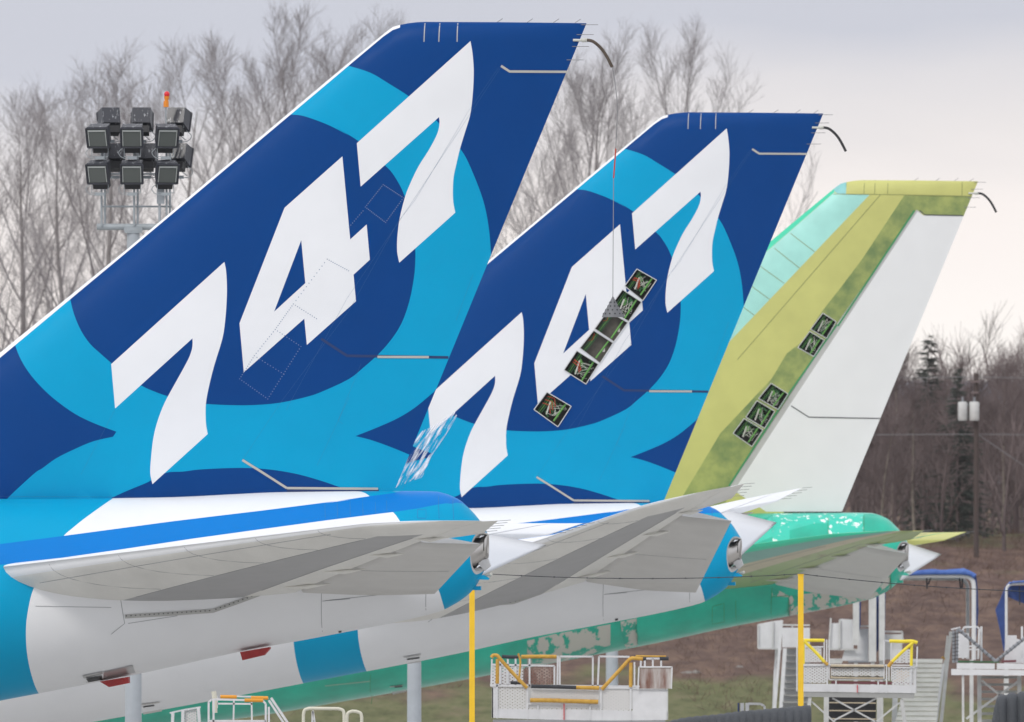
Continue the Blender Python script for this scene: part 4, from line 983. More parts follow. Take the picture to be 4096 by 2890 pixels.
# ------------------------------------------------------------------ work platforms
add('white_paint', (.62, .62, .63), .5, var=.07, vscale=3); add('white_dull', (.52, .52, .51), .6, var=.12, vscale=3); add('deck_grey', (.28, .28, .29), .7, var=.15)
M['pad_yellow'] = mat('pad_yellow', (.46, .24, .03), .7, vscale=9, col2=(.60, .36, .06), bump=.5, bscale=14)
M['pad_bright'] = mat('pad_bright', (.75, .60, .02), .6, vscale=6, col2=(.85, .68, .05)); add('pad_black', (.03, .033, .04), .7, bump=.5); add('pad_beige', (.50, .42, .30), .7, var=.15, vscale=8); add('pad_grey', (.22, .23, .25), .6)
add('stair_grey', (.42, .42, .43), .6); add('orange_pad', (.72, .30, .02), .6); add('cream_pipe', (.60, .58, .48), .5); add('maroon', (.16, .05, .06), .7); add('red_line', (.55, .01, .02), .5)
M['tarp'] = mat('tarp', (.03, .09, .34), .6, vscale=2.5, col2=(.075, .16, .46), bump=.7, bscale=5); M['tarp_dark'] = mat('tarp_dark', (.012, .035, .15), .7, vscale=3, col2=(.03, .07, .25), bump=.5, bscale=5)
def meshmat(name, col, rust, fac, thr):
    m = patchy(name, col, rust, 2.2, thr, (1.6, 1, .5), .7, .12); t = m.node_tree; b = t.nodes['Principled BSDF']
    tc = [n for n in t.nodes if n.type == 'TEX_COORD'][0]; ws = []
    for rz in (R(32), R(-32)):
        mp = N(t, 'ShaderNodeMapping'); mp.inputs['Rotation'].default_value = (0, rz, 0); t.links.new(tc.outputs['Object'], mp.inputs[0])
        wv = N(t, 'ShaderNodeTexWave'); wv.bands_direction = 'Z'; wv.inputs['Scale'].default_value = 5.0; t.links.new(mp.outputs[0], wv.inputs[0])
        g = N(t, 'ShaderNodeMath', operation='GREATER_THAN'); g.inputs[1].default_value = fac; t.links.new(wv.outputs['Fac'], g.inputs[0]); ws.append(g)
    mxm = N(t, 'ShaderNodeMath', operation='MAXIMUM'); t.links.new(ws[0].outputs[0], mxm.inputs[0]); t.links.new(ws[1].outputs[0], mxm.inputs[1])
    tr = N(t, 'ShaderNodeBsdfTransparent'); ms = N(t, 'ShaderNodeMixShader'); t.links.new(mxm.outputs[0], ms.inputs[0]); t.links.new(tr.outputs[0], ms.inputs[1]); t.links.new(b.outputs[0], ms.inputs[2]); t.links.new(ms.outputs[0], t.nodes['Material Output'].inputs[0])
    M[name] = m
meshmat('mesh_white', (.60, .60, .60), (.45, .42, .40), .35, .7); meshmat('mesh_rusty', (.45, .38, .34), (.17, .08, .06), .6, .45); meshmat('mesh_dense', (.58, .57, .56), (.5, .48, .45), .2, .7)
M['rusty'] = patchy('rusty', (.52, .50, .48), (.17, .075, .05), 2.0, .5, (2.0, 1, .35), .7, .14)
class Stand:
    def __init__(s, zone, D, depth, name, label, cat, group, xc, yb=None, zb=0):
        s.z, s.D, s.dep = zone, D, depth; p = WZ(zone, xc, 0, D); s.o = Vector((p.x, D, zb)); s.e = empty(name, s.o, label, cat, group)
    def P(s, x, y, d=0): return WZ(s.z, x, y, s.D, d)-s.o
    def bars(s, nm, m, lst, d=0, wpx=20, round_=False, parent=None, joined=True):
        """lst of polylines in zone pixels, joined into one frame mesh"""
        k = ZO[s.z][2]/F*s.D; mb = MB()
        for ln in lst:
            dd = d
            if isinstance(ln, tuple) and isinstance(ln[0], (int, float)) and len(ln) == 2 and isinstance(ln[1], list): dd, ln = ln
            pts = [s.P(x, y, dd) for x, y in ln]
            if round_: mb.tube([Vector(p) for p in (crom([tuple(q) for q in pts], 4) if len(pts) > 2 else [tuple(q) for q in pts])], wpx*k/2, 10)
            else:
                for i in range(len(pts)-1): mb.beam(pts[i], pts[i+1], wpx*k, wpx*k)
            if not joined: mb.build(nm, m, parent or s.e); mb = MB()
        if joined: return mb.build(nm, m, parent or s.e)
    def panel(s, nm, m, pts, d=0, th=.02, parent=None):
        mb = MB(); mb.prism([s.P(x, y, d) for x, y in pts], (0, th, 0)); return mb.build(nm, m, parent or s.e)
    def side(s, nm, m, x, y0, y1, d0=0, d1=None, th=.03):
        d1 = s.dep if d1 is None else d1; a = s.P(x, y0, d0); b = s.P(x, y1, d1); mb = MB(); mb.prism([Vector((a.x, d0, a.z)), Vector((a.x, d1, a.z)), Vector((a.x, d1, b.z)), Vector((a.x, d0, b.z))], (th, 0, 0)); return mb.build(nm, m, s.e)
# --- platform with ochre padding, in front of the green belly
A = Stand('A', 398, 2.2, 'work_platform', 'white work platform with worn ochre padded rails and rusty panels, lower centre', 'work platform', 'padded aircraft docking platforms', 1190)
dp = A.dep
A.panel('fascia', 'white_paint', [(298, 858), (1035, 862), (2090, 885), (2090, 972), (1415, 978), (1035, 970), (660, 962), (298, 950)], 0, .05)
A.panel('front_panel', 'mesh_dense', [(305, 635), (660, 640), (660, 860), (302, 860)], .02)
A.panel('front_panel', 'white_paint', [(302, 632), (345, 632), (345, 858), (302, 858)], .0, .015)
A.panel('front_panel', 'mesh_dense', [(1425, 655), (1705, 655), (1705, 885), (1425, 885)], .02)
A.panel('front_panel', 'white_paint', [(1735, 660), (2090, 660), (2090, 885), (1735, 885)], .02)
A.panel('gate_panel', 'mesh_dense', [(700, 660), (1395, 672), (1395, 760), (700, 750)], .03)
A.panel('kick_panel', 'mesh_dense', [(675, 815), (1400, 825), (1400, 868), (675, 862)], .03)
A.panel('rear_panel', 'mesh_white', [(305, 415), (620, 415), (620, 612), (300, 612)], dp)
A.panel('rear_panel', 'mesh_rusty', [(636, 436), (930, 436), (930, 615), (636, 615)], dp)
A.panel('rusty_box', 'rusty', [(1810, 445), (2130, 445), (2122, 652), (1808, 650)], -.05, .3)
A.panel('rear_panel', 'white_dull', [(640, 640), (2080, 655), (2080, 870), (640, 860)], dp, .02)
A.bars('box_frame', 'white_paint', [[(1790, 660), (1800, 430), (2138, 430), (2130, 652)]], -.06, 14)
A.bars('front_frame', 'white_paint', [[(285, 622), (660, 628)], [(352, 360), (352, 955)], [(662, 640), (660, 962)], [(1412, 640), (1412, 975)], [(1715, 650), (1715, 975)], [(1400, 640), (1800, 645)], [(670, 805), (1405, 815)], [(770, 810), (770, 960)], [(1300, 815), (1300, 970)], [(300, 350), (292, 625)], [(1755, 380), (1755, 640)]], 0, 17)
A.bars('rear_frame', 'white_paint', [[(385, 350), (385, 620)], [(462, 355), (462, 620)], [(542, 350), (542, 620)], [(685, 350), (685, 640)], [(300, 412), (940, 425)], [(940, 425), (940, 620)], [(975, 320), (970, 640)], [(995, 330), (995, 640)], [(995, 328), (1335, 330), (1332, 760)], [(1385, 640), (1398, 328), (1710, 332)], [(1868, 350), (1868, 430)], [(1950, 350), (1950, 430)], [(2035, 370), (2035, 430)], [(1860, 350), (2030, 350)], [(1828, 370), (1825, 430)], [(280, 622), (2095, 640)], [(1860, 660), (1860, 880)], [(1940, 660), (1940, 880)]], dp, 19)
A.side('side_panel', 'white_dull', 300, 640, 950); A.side('side_panel', 'white_dull', 2085, 660, 970)
for pts, w_, m, d in (([(295, 335), (315, 312), (355, 315), (390, 355), (520, 500), (660, 645)], 38, 'pad_yellow', -.03), ([(357, 350), (355, 600)], 38, 'pad_yellow', -.03), ([(600, 332), (780, 330), (962, 332)], 42, 'pad_yellow', dp), ([(400, 328), (500, 335), (590, 332)], 38, 'pad_black', dp),
    ([(1420, 660), (1500, 575), (1620, 445), (1710, 350), (1760, 342), (1840, 350)], 40, 'pad_yellow', -.03), ([(1718, 385), (1716, 635)], 38, 'pad_yellow', -.03), ([(690, 770), (900, 772), (1100, 778), (1385, 786)], 46, 'pad_yellow', -.06), ([(700, 628), (900, 632), (1160, 640)], 40, 'pad_black', -.05), ([(1160, 640), (1395, 645)], 42, 'pad_yellow', -.05),
    ([(1775, 322), (1900, 326), (2085, 328)], 18, 'pad_yellow', dp), ([(2020, 352), (2112, 350)], 40, 'pad_black', dp), ([(1840, 348), (1875, 350)], 34, 'pad_black', 0), ([(568, 295), (590, 370), (585, 470), (575, 590)], 22, 'pad_yellow', dp*.5), ([(490, 595), (620, 600)], 34, 'pad_black', dp*.8)):
    A.bars('rail_pad', m, [pts], d, w_, True)
A.bars('red_marker', 'red_line', [[(1036, 805), (1036, 970)]], -.04, 10)
mb = MB(); c = A.P(1190, 985, dp/2); mb.box(c+Vector((0, 0, -.03)), (4.15, dp, .1)); mb.build('deck', 'deck_grey', A.e)
mb = MB(); zz = c.z-.08
for x in (-1.5, 1.5):
    for y in (.3, 1.9): mb.beam((x, y, 0), (x, y, zz), .14, .14)
for y in (.3, 1.9): mb.beam((-1.5, y, .3), (1.5, y, zz-.2), .07, .07); mb.beam((1.5, y, .3), (-1.5, y, zz-.2), .07, .07)
mb.build('scissor_frame', 'white_dull', A.e)
# --- platform with bright yellow padding, near the stairs
B = Stand('B', 440, 2.0, 'work_platform', 'white work platform with bright yellow padded rails beside the right yellow pole', 'work platform', 'padded aircraft docking platforms', 1175)
dp = B.dep
B.panel('fascia', 'white_paint', [(580, 1195), (1820, 1215), (1815, 1300), (575, 1283)], 0, .05)
B.panel('deck_beam', 'deck_grey_light', [(575, 1286), (1810, 1302), (1800, 1358), (575, 1340)], .02, .2) if 'deck_grey_light' in M else (add('deck_grey_light', (.33, .33, .32), .6), B.panel('deck_beam', 'deck_grey_light', [(575, 1286), (1810, 1302), (1800, 1358), (575, 1340)], .02, .2))
B.panel('front_panel', 'mesh_white', [(590, 995), (845, 995), (845, 1190), (590, 1185)], .02)
B.panel('front_panel', 'mesh_white', [(1560, 1020), (1810, 1020), (1810, 1210), (1560, 1210)], .02)
B.panel('gate_panel', 'mesh_white', [(890, 1030), (1465, 1030), (1465, 1110), (890, 1110)], .02)
B.panel('rear_panel', 'mesh_dense', [(605, 795), (800, 795), (800, 965), (605, 965)], dp)
B.panel('rear_panel', 'mesh_white', [(1575, 825), (1800, 825), (1800, 975), (1575, 975)], dp)
B.panel('floor_mat', 'maroon', [(900, 1170), (1800, 1180), (1800, 1210), (900, 1200)], dp*.5)
B.panel('warning_board', 'orange_board', [(1625, 1050), (1765, 1055), (1760, 1110), (1690, 1180), (1570, 1175), (1625, 1130)], dp*.6) if 'orange_board' in M else (add('orange_board', (.50, .33, .16), .7), B.panel('warning_board', 'orange_board', [(1625, 1050), (1765, 1055), (1760, 1110), (1690, 1180), (1570, 1175), (1625, 1130)], dp*.6))
B.bars('front_frame', 'white_paint', [[(850, 980), (848, 1280)], [(868, 1150), (868, 985)], [(870, 1150), (1490, 1155)], [(945, 1150), (942, 1285)], [(1408, 1155), (1405, 1295)], [(1500, 1000), (1500, 1300)], [(1472, 1000), (1472, 1160)], [(1565, 1018), (1838, 1020)], [(1770, 1020), (1765, 1300)], [(1838, 790), (1830, 1020)], [(585, 995), (860, 992)], [(515, 795), (515, 1280)], [(1815, 1020), (1812, 1300)]], 0, 15)
B.bars('rear_frame', 'white_paint', [[(832, 710), (828, 990)], [(858, 715), (858, 985)], [(885, 715), (885, 985)], [(1492, 725), (1488, 1000)], [(1570, 735), (1565, 1000)], [(1492, 725), (1575, 735)], [(600, 795), (830, 795)], [(1575, 1000), (1575, 1170)], [(1545, 1020), (1545, 1170)], [(600, 990), (1800, 1000)], [(1665, 830), (1665, 975)], [(1740, 830), (1740, 975)]], dp, 15)
for pts, w_, m, d in (([(590, 720), (700, 720), (818, 722)], 38, 'pad_bright', 0), ([(595, 730), (720, 850), (815, 955)], 36, 'pad_bright', -.03), ([(590, 740), (592, 980)], 22, 'pad_bright', 0), ([(1530, 728), (1680, 732), (1780, 730), (1838, 748)], 40, 'pad_bright', 0), ([(1790, 745), (1680, 840), (1560, 955)], 36, 'pad_bright', -.03), ([(1775, 760), (1772, 1000)], 34, 'pad_bright', 0),
    ([(815, 955), (855, 990)], 36, 'pad_yellow', -.03), ([(1560, 955), (1518, 1010)], 42, 'pad_yellow', -.03), ([(888, 1000), (1180, 1002), (1470, 1004)], 34, 'pad_beige', -.03), ([(888, 1125), (1180, 1132), (1465, 1135)], 26, 'pad_beige', -.03), ([(888, 1018), (1180, 1020), (1470, 1024)], 12, 'pad_black', -.05), ([(900, 1112), (1180, 1122), (1460, 1122)], 10, 'pad_black', -.05)):
    B.bars('rail_pad', m, [pts], d, w_, True)
B.bars('red_marker', 'red_line', [[(1178, 1210), (1178, 1293)]], -.04, 9)
B.side('side_panel', 'mesh_white', 1815, 1020, 1290)
B.panel('stair_opening', 'black', [(880, 1350), (1410, 1350), (1405, 1625), (875, 1625)], dp+.6, .4)
zb = B.P(0, 1358).z
B.bars('leg', 'white_dull', [[(660, 1345), (625, 1620), (590, 1900)], [(1665, 1365), (1700, 1620), (1735, 1900)]], .1, 38, joined=False)
B.bars('leg', 'white_dull', [[(855, 1350), (850, 1900)], [(1440, 1360), (1435, 1900)]], dp, 55, joined=False)
B.bars('brace', 'white_dull', [[(680, 1395), (930, 1620), (1100, 1760)], [(1650, 1400), (1380, 1620), (1200, 1760)], [(905, 1355), (1390, 1620)], [(1395, 1355), (925, 1600)]], .15, 18, joined=False)
B.bars('step', 'pad_beige', [[(890, 1412), (1405, 1418)], [(890, 1500), (1405, 1505)], [(890, 1590), (1405, 1595)]], dp+.5, 12, joined=False)
# --- stairs and covered gangways behind the green jet
Cst = Stand('9', 522, 3, 'covered_stair', '', 'gangway', None, 0) if False else None
ZO['S'] = ZO[9]
S1 = Stand('S', 524, 2.5, 'boarding_stair', 'white boarding stair with grey treads left of the bright yellow padded platform', 'stair', 'white boarding stairs below the green jet', 780)
mb = MB()
for k in range(14):
    y = 1140+k*43; x0 = 722-k*2.6; p = S1.P(x0, y, 1.5-k*.22); q = S1.P(885, y, 1.5-k*.22); mb.box(((p.x+q.x)/2, p.y, p.z-.03), (q.x-p.x, .26, .03)); 
mb.build('treads', 'deck_grey_light', S1.e)
mb = MB()
for k in range(14):
    y = 1140+k*43; x0 = 722-k*2.6; p = S1.P(x0, y, 1.6-k*.22); q = S1.P(885, y, 1.6-k*.22); mb.box(((p.x+q.x)/2, p.y, p.z-.12), (q.x-p.x, .01, .2))
mb.build('risers', 'stair_grey', S1.e)
S1.bars('stringer', 'white_paint', [[(718, 1140), (690, 1545), (665, 1900)]], -.3, 24); S1.bars('handrail', 'white_paint', [[(697, 958), (680, 1180), (650, 1560)]], -.3, 18); S1.bars('handrail', 'white_paint', [[(668, 1145), (655, 1300), (645, 1550)]], .6, 14)
S1.panel('side_panel', 'white_paint', [(540, 985), (640, 965), (705, 958), (692, 1140), (540, 1140)], 0, .04); S1.panel('side_panel', 'white_paint', [(705, 1008), (885, 1008), (885, 1136), (705, 1136)], 1.2, .04)
S1.panel('lower_panel', 'white_dull', [(655, 1140), (690, 1140), (680, 1215), (655, 1215)], .2, .04); S1.bars('top_rail', 'white_dull', [[(705, 990), (885, 992)], [(770, 992), (770, 1008)]], 1.2, 10)
S1.bars('panel_rib', 'white_dull', [[(546, 985), (544, 1138)], [(642, 966), (640, 1138)], [(545, 1142), (700, 1145)]], -.05, 8)
S2 = Stand('S', 530, 3.0, 'covered_gangway', 'white gangway with a blue canopy bunched along its tall arch, behind the green jet tail', 'gangway', 'gangways with blue canopies', 1400)
for x0, x1, y0, y1 in ((1160, 1200, 830, 1120), (1262, 1310, 800, 1228), (1328, 1366, 780, 1220)):
    mb = MB(); p = S2.P((x0+x1)/2, y0); q = S2.P((x0+x1)/2, y1); mb.box(((p.x+q.x)/2, 0, (p.z+q.z)/2), ((x1-x0)*ZO['S'][2]/F*530, .15, p.z-q.z)); mb.build('post', 'white_dull', S2.e)
for x0, x1, x2, x3, y0, y1, y2 in ((1190, 1213, 1211, 1198, 830, 1045, 1000), (1305, 1330, 1318, 1292, 800, 1195, 1150), (1358, 1372, 1372, 1360, 780, 1080, 1080)):
    S2.panel('canopy', 'tarp_dark', [(x0, y0), (x1, y0), (x1-4, y2), (x3, y1)], .2, .25)
S2.bars('arch', 'white_paint', [[(1495, 672), (1700, 671), (1860, 671)], [(1860, 671), (1905, 678), (1935, 705), (1942, 750)], [(1942, 745), (1942, 1000), (1942, 1215)]], -.2, 30, True)
S2.bars('arch', 'white_dull', [[(1495, 690), (1850, 690)], [(1850, 690), (1895, 700), (1920, 740)], [(1920, 735), (1920, 1215)]], 3, 24, True)
def canopy(S, pts_top, pts_bot, dep, name='canopy', m='tarp', nseg=10):
    """draped cloth strip between two outlines, carried back over the arch"""
    vs = []; fs = []; top = crom(pts_top, 6); bot = crom(pts_bot, 6)[:len(top)]; n = len(top); rr = random.Random(len(top)+int(pts_top[0][0]))
    for j in range(nseg+1):
        t = j/nseg
        for i in range(n):
            a, b = S.P(*top[i], -.35), S.P(*bot[i], -.38); 
            if j < 4: p = b.lerp(a, j/3)+Vector((0, -.10*math.sin(math.pi*j/3)*(.6+.7*noise.noise(Vector((i*.5, j, 0)))), 0))
            else: p = a+Vector((0, dep*(j-3)/(nseg-3), .09*noise.noise(Vector((i*.35, j*.9, 2)))-.04))
            vs.append(p)
    for j in range(nseg):
        for i in range(n-1): fs.append((j*n+i, j*n+i+1, (j+1)*n+i+1, (j+1)*n+i))
    o = mesh(name, vs, fs, m, S.e, smooth=True); sm = o.modifiers.new('thick', 'SOLIDIFY'); sm.thickness = .02; return o
canopy(S2, [(1482, 655), (1550, 640), (1660, 627), (1740, 632), (1870, 624), (1930, 645), (1958, 662)], [(1500, 672), (1560, 668), (1660, 664), (1740, 664), (1860, 664), (1915, 672), (1938, 690)], 3.2)
S2.panel('canopy', 'tarp_dark', [(1935, 665), (1958, 662), (1968, 760), (1972, 900), (1962, 1060), (1950, 1080), (1948, 760)], .0, 2.8)
S2.bars('hook', 'pad_black', [[(1668, 680), (1650, 728)], [(1640, 680), (1642, 755)], [(1852, 680), (1860, 752)], [(1872, 690), (1870, 752)]], .5, 10, joined=False)
S2.panel('side_panel', 'white_paint', [(1018, 978), (1078, 978), (1078, 950), (1160, 955), (1165, 1150), (1008, 1142)], .4, .04); S2.panel('side_panel', 'white_paint', [(1195, 1014), (1262, 1014), (1262, 1222), (1088, 1222), (1108, 1150), (1190, 1150)], .5, .04)
S2.panel('side_panel', 'white_dull', [(1335, 1050), (1480, 1050), (1480, 1200), (1335, 1220)], .3, .04)
S2.bars('side_rail', 'white_dull', [[(1018, 945), (1005, 1140)], [(1358, 1032), (1482, 1034)], [(1480, 1034), (1486, 1110)], [(1200, 998), (1262, 998)], [(1075, 955), (1075, 1148)], [(1010, 1146), (1190, 1150)]], .35, 11, joined=False)
S2.bars('bumper', 'pad_grey', [[(1130, 1228), (1300, 1226)]], .2, 18, True)
S2.panel('walkway', 'white_dull', [(1010, 1210), (1100, 1210), (1090, 1240), (1010, 1240)], .6, 1.5)
mb = MB(); 
for x in (1180, 1290, 1345, 1930):
    mb = MB(); p = S2.P(x, 1215, .4); mb.beam(p, (p.x, p.y, 0), .12, .12); mb.build('leg', 'white_dull', S2.e)
# slatted white stair, right
S3 = Stand('S', 500, 2.5, 'boarding_stair', 'wide white slatted stair descending right of the bright yellow padded platform', 'stair', 'white boarding stairs below the green jet', 1600)
mb = MB(); n = 24
for k in range(n-1):
    c = []
    for t in (k/(n-1), (k+1)/(n-1)):
        y = 1212+t*700; c.append((S3.P(1560-t*240, y, 3-t*9), S3.P(1758-t*120, y+1, 3-t*9)))
    (p, q), (p2, q2) = c; o2 = Vector((0, -.03, .03)); g = .04
    mb.prism([p.lerp(p2, g), q.lerp(q2, g), q2+o2, p2+o2], (0, .02, -.03))
mb.build('slats', 'stair_white', S3.e) if 'stair_white' in M else (add('stair_white', (.66, .65, .60), .6, var=.12, vscale=2), mb.build('slats', 'stair_white', S3.e))
S3.bars('handrail', 'white_dull', [[(1795, 1032), (1770, 1240), (1730, 1625), (1700, 1900)]], 0, 22); S3.bars('handrail', 'white_paint', [[(1745, 1240), (1700, 1560), (1670, 1800)]], -.4, 14)
S3.bars('stringer', 'white_dull', [[(1775, 1060), (1755, 1240), (1705, 1620)]], .4, 12); S3.bars('stringer', 'white_paint', [[(1430, 1460), (1425, 1625), (1420, 1800)]], -.6, 34)
S3.bars('hook', 'pad_yellow', [[(1735, 1200), (1752, 1200), (1752, 1215)]], .2, 10)
# grey padded platform at the right edge
S4 = Stand('S', 470, 2.2, 'work_platform', 'white platform with grey strapped pads crossing in a V, at the right edge', 'work platform', 'padded aircraft docking platforms', 2085)
S4.panel('fascia', 'white_paint', [(1797, 1275), (2420, 1285), (2420, 1318), (1797, 1314)], 0, .1); S4.panel('upper_beam', 'white_paint', [(1832, 1236), (2078, 1240), (2078, 1276), (1832, 1274)], 0, .05); S4.panel('upper_beam', 'white_paint', [(2092, 1238), (2420, 1244), (2420, 1278), (2092, 1276)], 0, .05)
S4.panel('deck', 'deck_grey', [(1810, 1290), (2420, 1295), (2420, 1312), (1810, 1310)], .1, 2.1)
for pts, w_ in (([(1838, 1012), (2084, 1224)], 22), ([(2086, 1224), (2300, 1052)], 22), ([(1812, 1025), (1812, 1235)], 20), ([(1834, 1020), (1832, 1232)], 18)):
    S4.bars('rail_pad', 'pad_grey', [pts], 0, w_, True); 
    st = MB()
    for k in range(1, 9):
        a = S4.P(*pts[0]); b = S4.P(*pts[1]); c = a.lerp(b, k/9); d = (b-a).normalized()*.008; st.tube([c-d, c+d], .048*w_/22+.018, 8)
    st.build('pad_strap', 'pad_black', S4.e)
S4.bars('rail_loop', 'white_paint', [[(1878, 1210), (1878, 1015), (1890, 1003), (1970, 1003), (1983, 1015), (1976, 1212)]], .8, 12); S4.bars('post', 'white_paint', [[(1998, 1000), (1999, 1225)], [(2262, 1000), (2262, 1230)]], 1.0, 13, joined=False)
S4.bars('mid_rail', 'white_paint', [[(1840, 1125), (1975, 1130)], [(1840, 1148), (1978, 1150)], [(2160, 1148), (2420, 1150)], [(1800, 1020), (1860, 1005)]], .8, 9, joined=False)
S4.panel('side_panel', 'white_paint', [(1842, 1045), (1920, 1045), (1920, 1205), (1842, 1205)], 1.6, .03); S4.panel('side_panel', 'white_paint', [(2158, 1058), (2232, 1058), (2232, 1080), (2300, 1100), (2300, 1240), (2150, 1240)], 1.6, .03)
S4.panel('floor_mat', 'maroon', [(2130, 1220), (2225, 1218), (2225, 1232), (2130, 1234)], 1.0, .5); S4.panel('hose_reel', 'pipe_dark_green', [(1840, 1222), (2110, 1226), (2110, 1236), (1840, 1234)], .6, .1)
S4.bars('leg', 'white_dull', [[(1873, 1316), (1875, 1900)]], .1, 15); S4.bars('leg', 'white_dull', [[(1986, 1316), (1990, 1900)], [(2245, 1316), (2250, 1900)]], 1.2, 26, joined=False)
S4.bars('brace', 'white_dull', [[(2000, 1350), (2160, 1480), (2300, 1600)], [(2240, 1355), (2010, 1520), (1900, 1600)]], 1.0, 14, joined=False)
mb = MB()
for k in range(14): p = S4.P(2002, 1332+k*47, 2.0-k*.05); q = S4.P(2235, 1332+k*47, 2.0); mb.box(((p.x+q.x)/2, p.y, p.z), (q.x-p.x, .25, .07))
mb.build('treads', 'deck_grey_light', S4.e)
S5 = Stand('S', 520, 3.0, 'covered_gangway', 'gangway with a dark blue canopy hanging open, cut by the right edge', 'gangway', 'gangways with blue canopies', 2250)
S5.bars('arch', 'white_paint', [[(2153, 1240), (2153, 1000), (2153, 775)], [(2153, 780), (2158, 745), (2185, 725), (2230, 721)], [(2225, 721), (2300, 720), (2600, 720)]], -.1, 18, True)
canopy(S5, [(2172, 716), (2200, 708), (2268, 700), (2400, 690), (2600, 700)], [(2180, 720), (2205, 716), (2268, 714), (2400, 712), (2600, 714)], 3.0)
S5.panel('canopy', 'tarp_dark', [(2140, 1160), (2112, 1010), (2085, 892), (2118, 820), (2150, 735), (2152, 1150)], .3, .25); S5.panel('canopy', 'tarp_dark', [(2168, 735), (2600, 735), (2600, 900), (2350, 880), (2220, 830), (2162, 805)], .6, .25)
S5.bars('hook', 'pad_black', [[(2240, 740), (2242, 860)]], .2, 8)
mb = MB(); p = S5.P(2153, 1240); mb.beam(p, (p.x, p.y, 0), .15, .15); mb.build('post', 'white_dull', S5.e)
# small white stand with orange pads, lower left
ZO['W'] = ZO[7]
S6 = Stand('W', 376, 1.2, 'access_stand', 'small white rail stand with orange pads, below the middle jet belly', 'access stand', None, 1560)
S6.bars('front_frame', 'white_paint', [[(1352, 1900), (1352, 1490), (1370, 1474), (1395, 1472), (1700, 1478), (1722, 1500), (1722, 1900)], [(1385, 1480), (1380, 1900)], [(1360, 1612), (1722, 1612)], [(1742, 1520), (1745, 1900)]], 0, 13)
S6.bars('rear_frame', 'white_paint', [[(1400, 1455), (1400, 1530)], [(1420, 1452), (1650, 1458), (1735, 1470)], [(1510, 1480), (1500, 1900)], [(1625, 1480), (1630, 1900)], [(1395, 1502), (1630, 1504)]], 1.2, 11)
for pts, d in (([(1422, 1457), (1528, 1459)], 1.2), ([(1585, 1477), (1705, 1479)], 0), ([(1622, 1463), (1732, 1466)], 1.2)): S6.bars('rail_pad', 'orange_pad', [pts], d, 24, True)
S6.bars('handrail', 'white_paint', [[(1755, 1462), (1880, 1650), (2000, 1830)]], .3, 16); S6.bars('handrail', 'white_paint', [[(1738, 1480), (1850, 1650), (1960, 1820)]], .9, 14)
S6.bars('bollard', 'cream_pipe', [[(1382, 1420), (1388, 1460), (1390, 1560)]], .5, 34, True); S6.bars('base', 'white_dull', [[(1300, 1860), (1800, 1860)]], .5, 30)
for y in (1555, 1640, 1720): pass
S7 = Stand('W', 440, 1, 'access_stand', 'white lattice stand legs behind the orange padded rail stand', 'access stand', None, 1200)
S7.bars('leg', 'white_paint', [[(1120, 1560), (1105, 1900)], [(1285, 1525), (1310, 1900)], [(1185, 1545), (1180, 1900)]], 0, 20, joined=False); S7.panel('mesh_panel', 'mesh_dense', [(1195, 1540), (1275, 1535), (1275, 1700), (1195, 1700)], .05)
S7.bars('top_rail', 'white_paint', [[(1100, 1560), (1200, 1538), (1300, 1522)]], 0, 10)
for x0, x1, yt, D, lab in ((1958, 2238, 1530, 378, 'wide cream pipe hoop barrier standing below the green belly'), (2240, 2420, 1548, 372, 'narrow cream pipe hoop barrier, left of the grey mast pole')):
    S = Stand('W', D, 1, 'hoop_barrier', lab, 'barrier', 'cream pipe hoop barriers', (x0+x1)/2)
    r_ = 22; x1b = x1 if x0 < 2000 else 2262+90
    S.bars('hoop', 'cream_pipe', [[(x0+8, 1900), (x0+8, yt+40)], [(x0+8, yt+45), (x0+16, yt+12), (x0+45, yt)], [(x0+40, yt), (x1b-40, yt+2)], [(x1b-45, yt+2), (x1b-15, yt+14), (x1b-8, yt+45)], [(x1b-8, yt+40), (x1b-8, 1900)]], 0, r_, True)
    if x0 < 2000: S.bars('post', 'white_paint', [[(2026, 1545), (2042, 1640), (2050, 1900)], [(2025, 1550), (2010, 1900)]], .3, 12, joined=False)
S8 = Stand('S', 430, 1, 'access_stand', 'small white gate rail low between the ochre and yellow padded platforms', 'access stand', None, 510)
S8.bars('gate_post', 'white_paint', [[(442, 1495), (440, 1900)], [(475, 1495), (474, 1900)]], 0, 24, joined=False); S8.bars('rail', 'white_paint', [[(480, 1500), (560, 1501), (585, 1515), (592, 1560), (590, 1900)]], 0, 14); S8.bars('gate_plate', 'tarp_dark', [[(418, 1495), (418, 1900)]], .1, 10)
# corrugated dark barriers in front
M['dark_rubber'] = mat('dark_rubber', (.045, .05, .058), .75, var=.2, vscale=2, bump=.3)
def barrier(pts, D, lab, pitch, amp):
    P_ = [WZ(9, x, y, D) for x, y in pts]; o = P_[0].copy(); o.z = 0; vs = []; fs = []; top = crom([tuple(p) for p in P_], 40); n = len(top)
    L_ = 0
    for i, p in enumerate(top):
        if i: L_ += math.dist(top[i-1], p)
        off = amp*math.sin(2*math.pi*L_/pitch)
        for k, (h, d) in enumerate(((0, .5), (.03, .25), (.0, .0), (-.05, -.10), (-.15, -.16), (-1, -.2), (None, -.2))):
            z = 0 if h is None else p[2]+h+off*.6*(k < 4)
            vs.append(Vector((p[0], p[1]+d-(off if k > 1 else 0), z))-o)
    for i in range(n-1):
        for k in range(6): fs.append((i*7+k, (i+1)*7+k, (i+1)*7+k+1, i*7+k+1))
    ob = mesh('corrugated_barrier', vs, fs, 'dark_rubber', smooth=True); ob.location = o; sm = ob.modifiers.new('thick', 'SOLIDIFY'); sm.thickness = .06
    tag(ob, lab, 'barrier', 'dark corrugated barriers in the foreground')
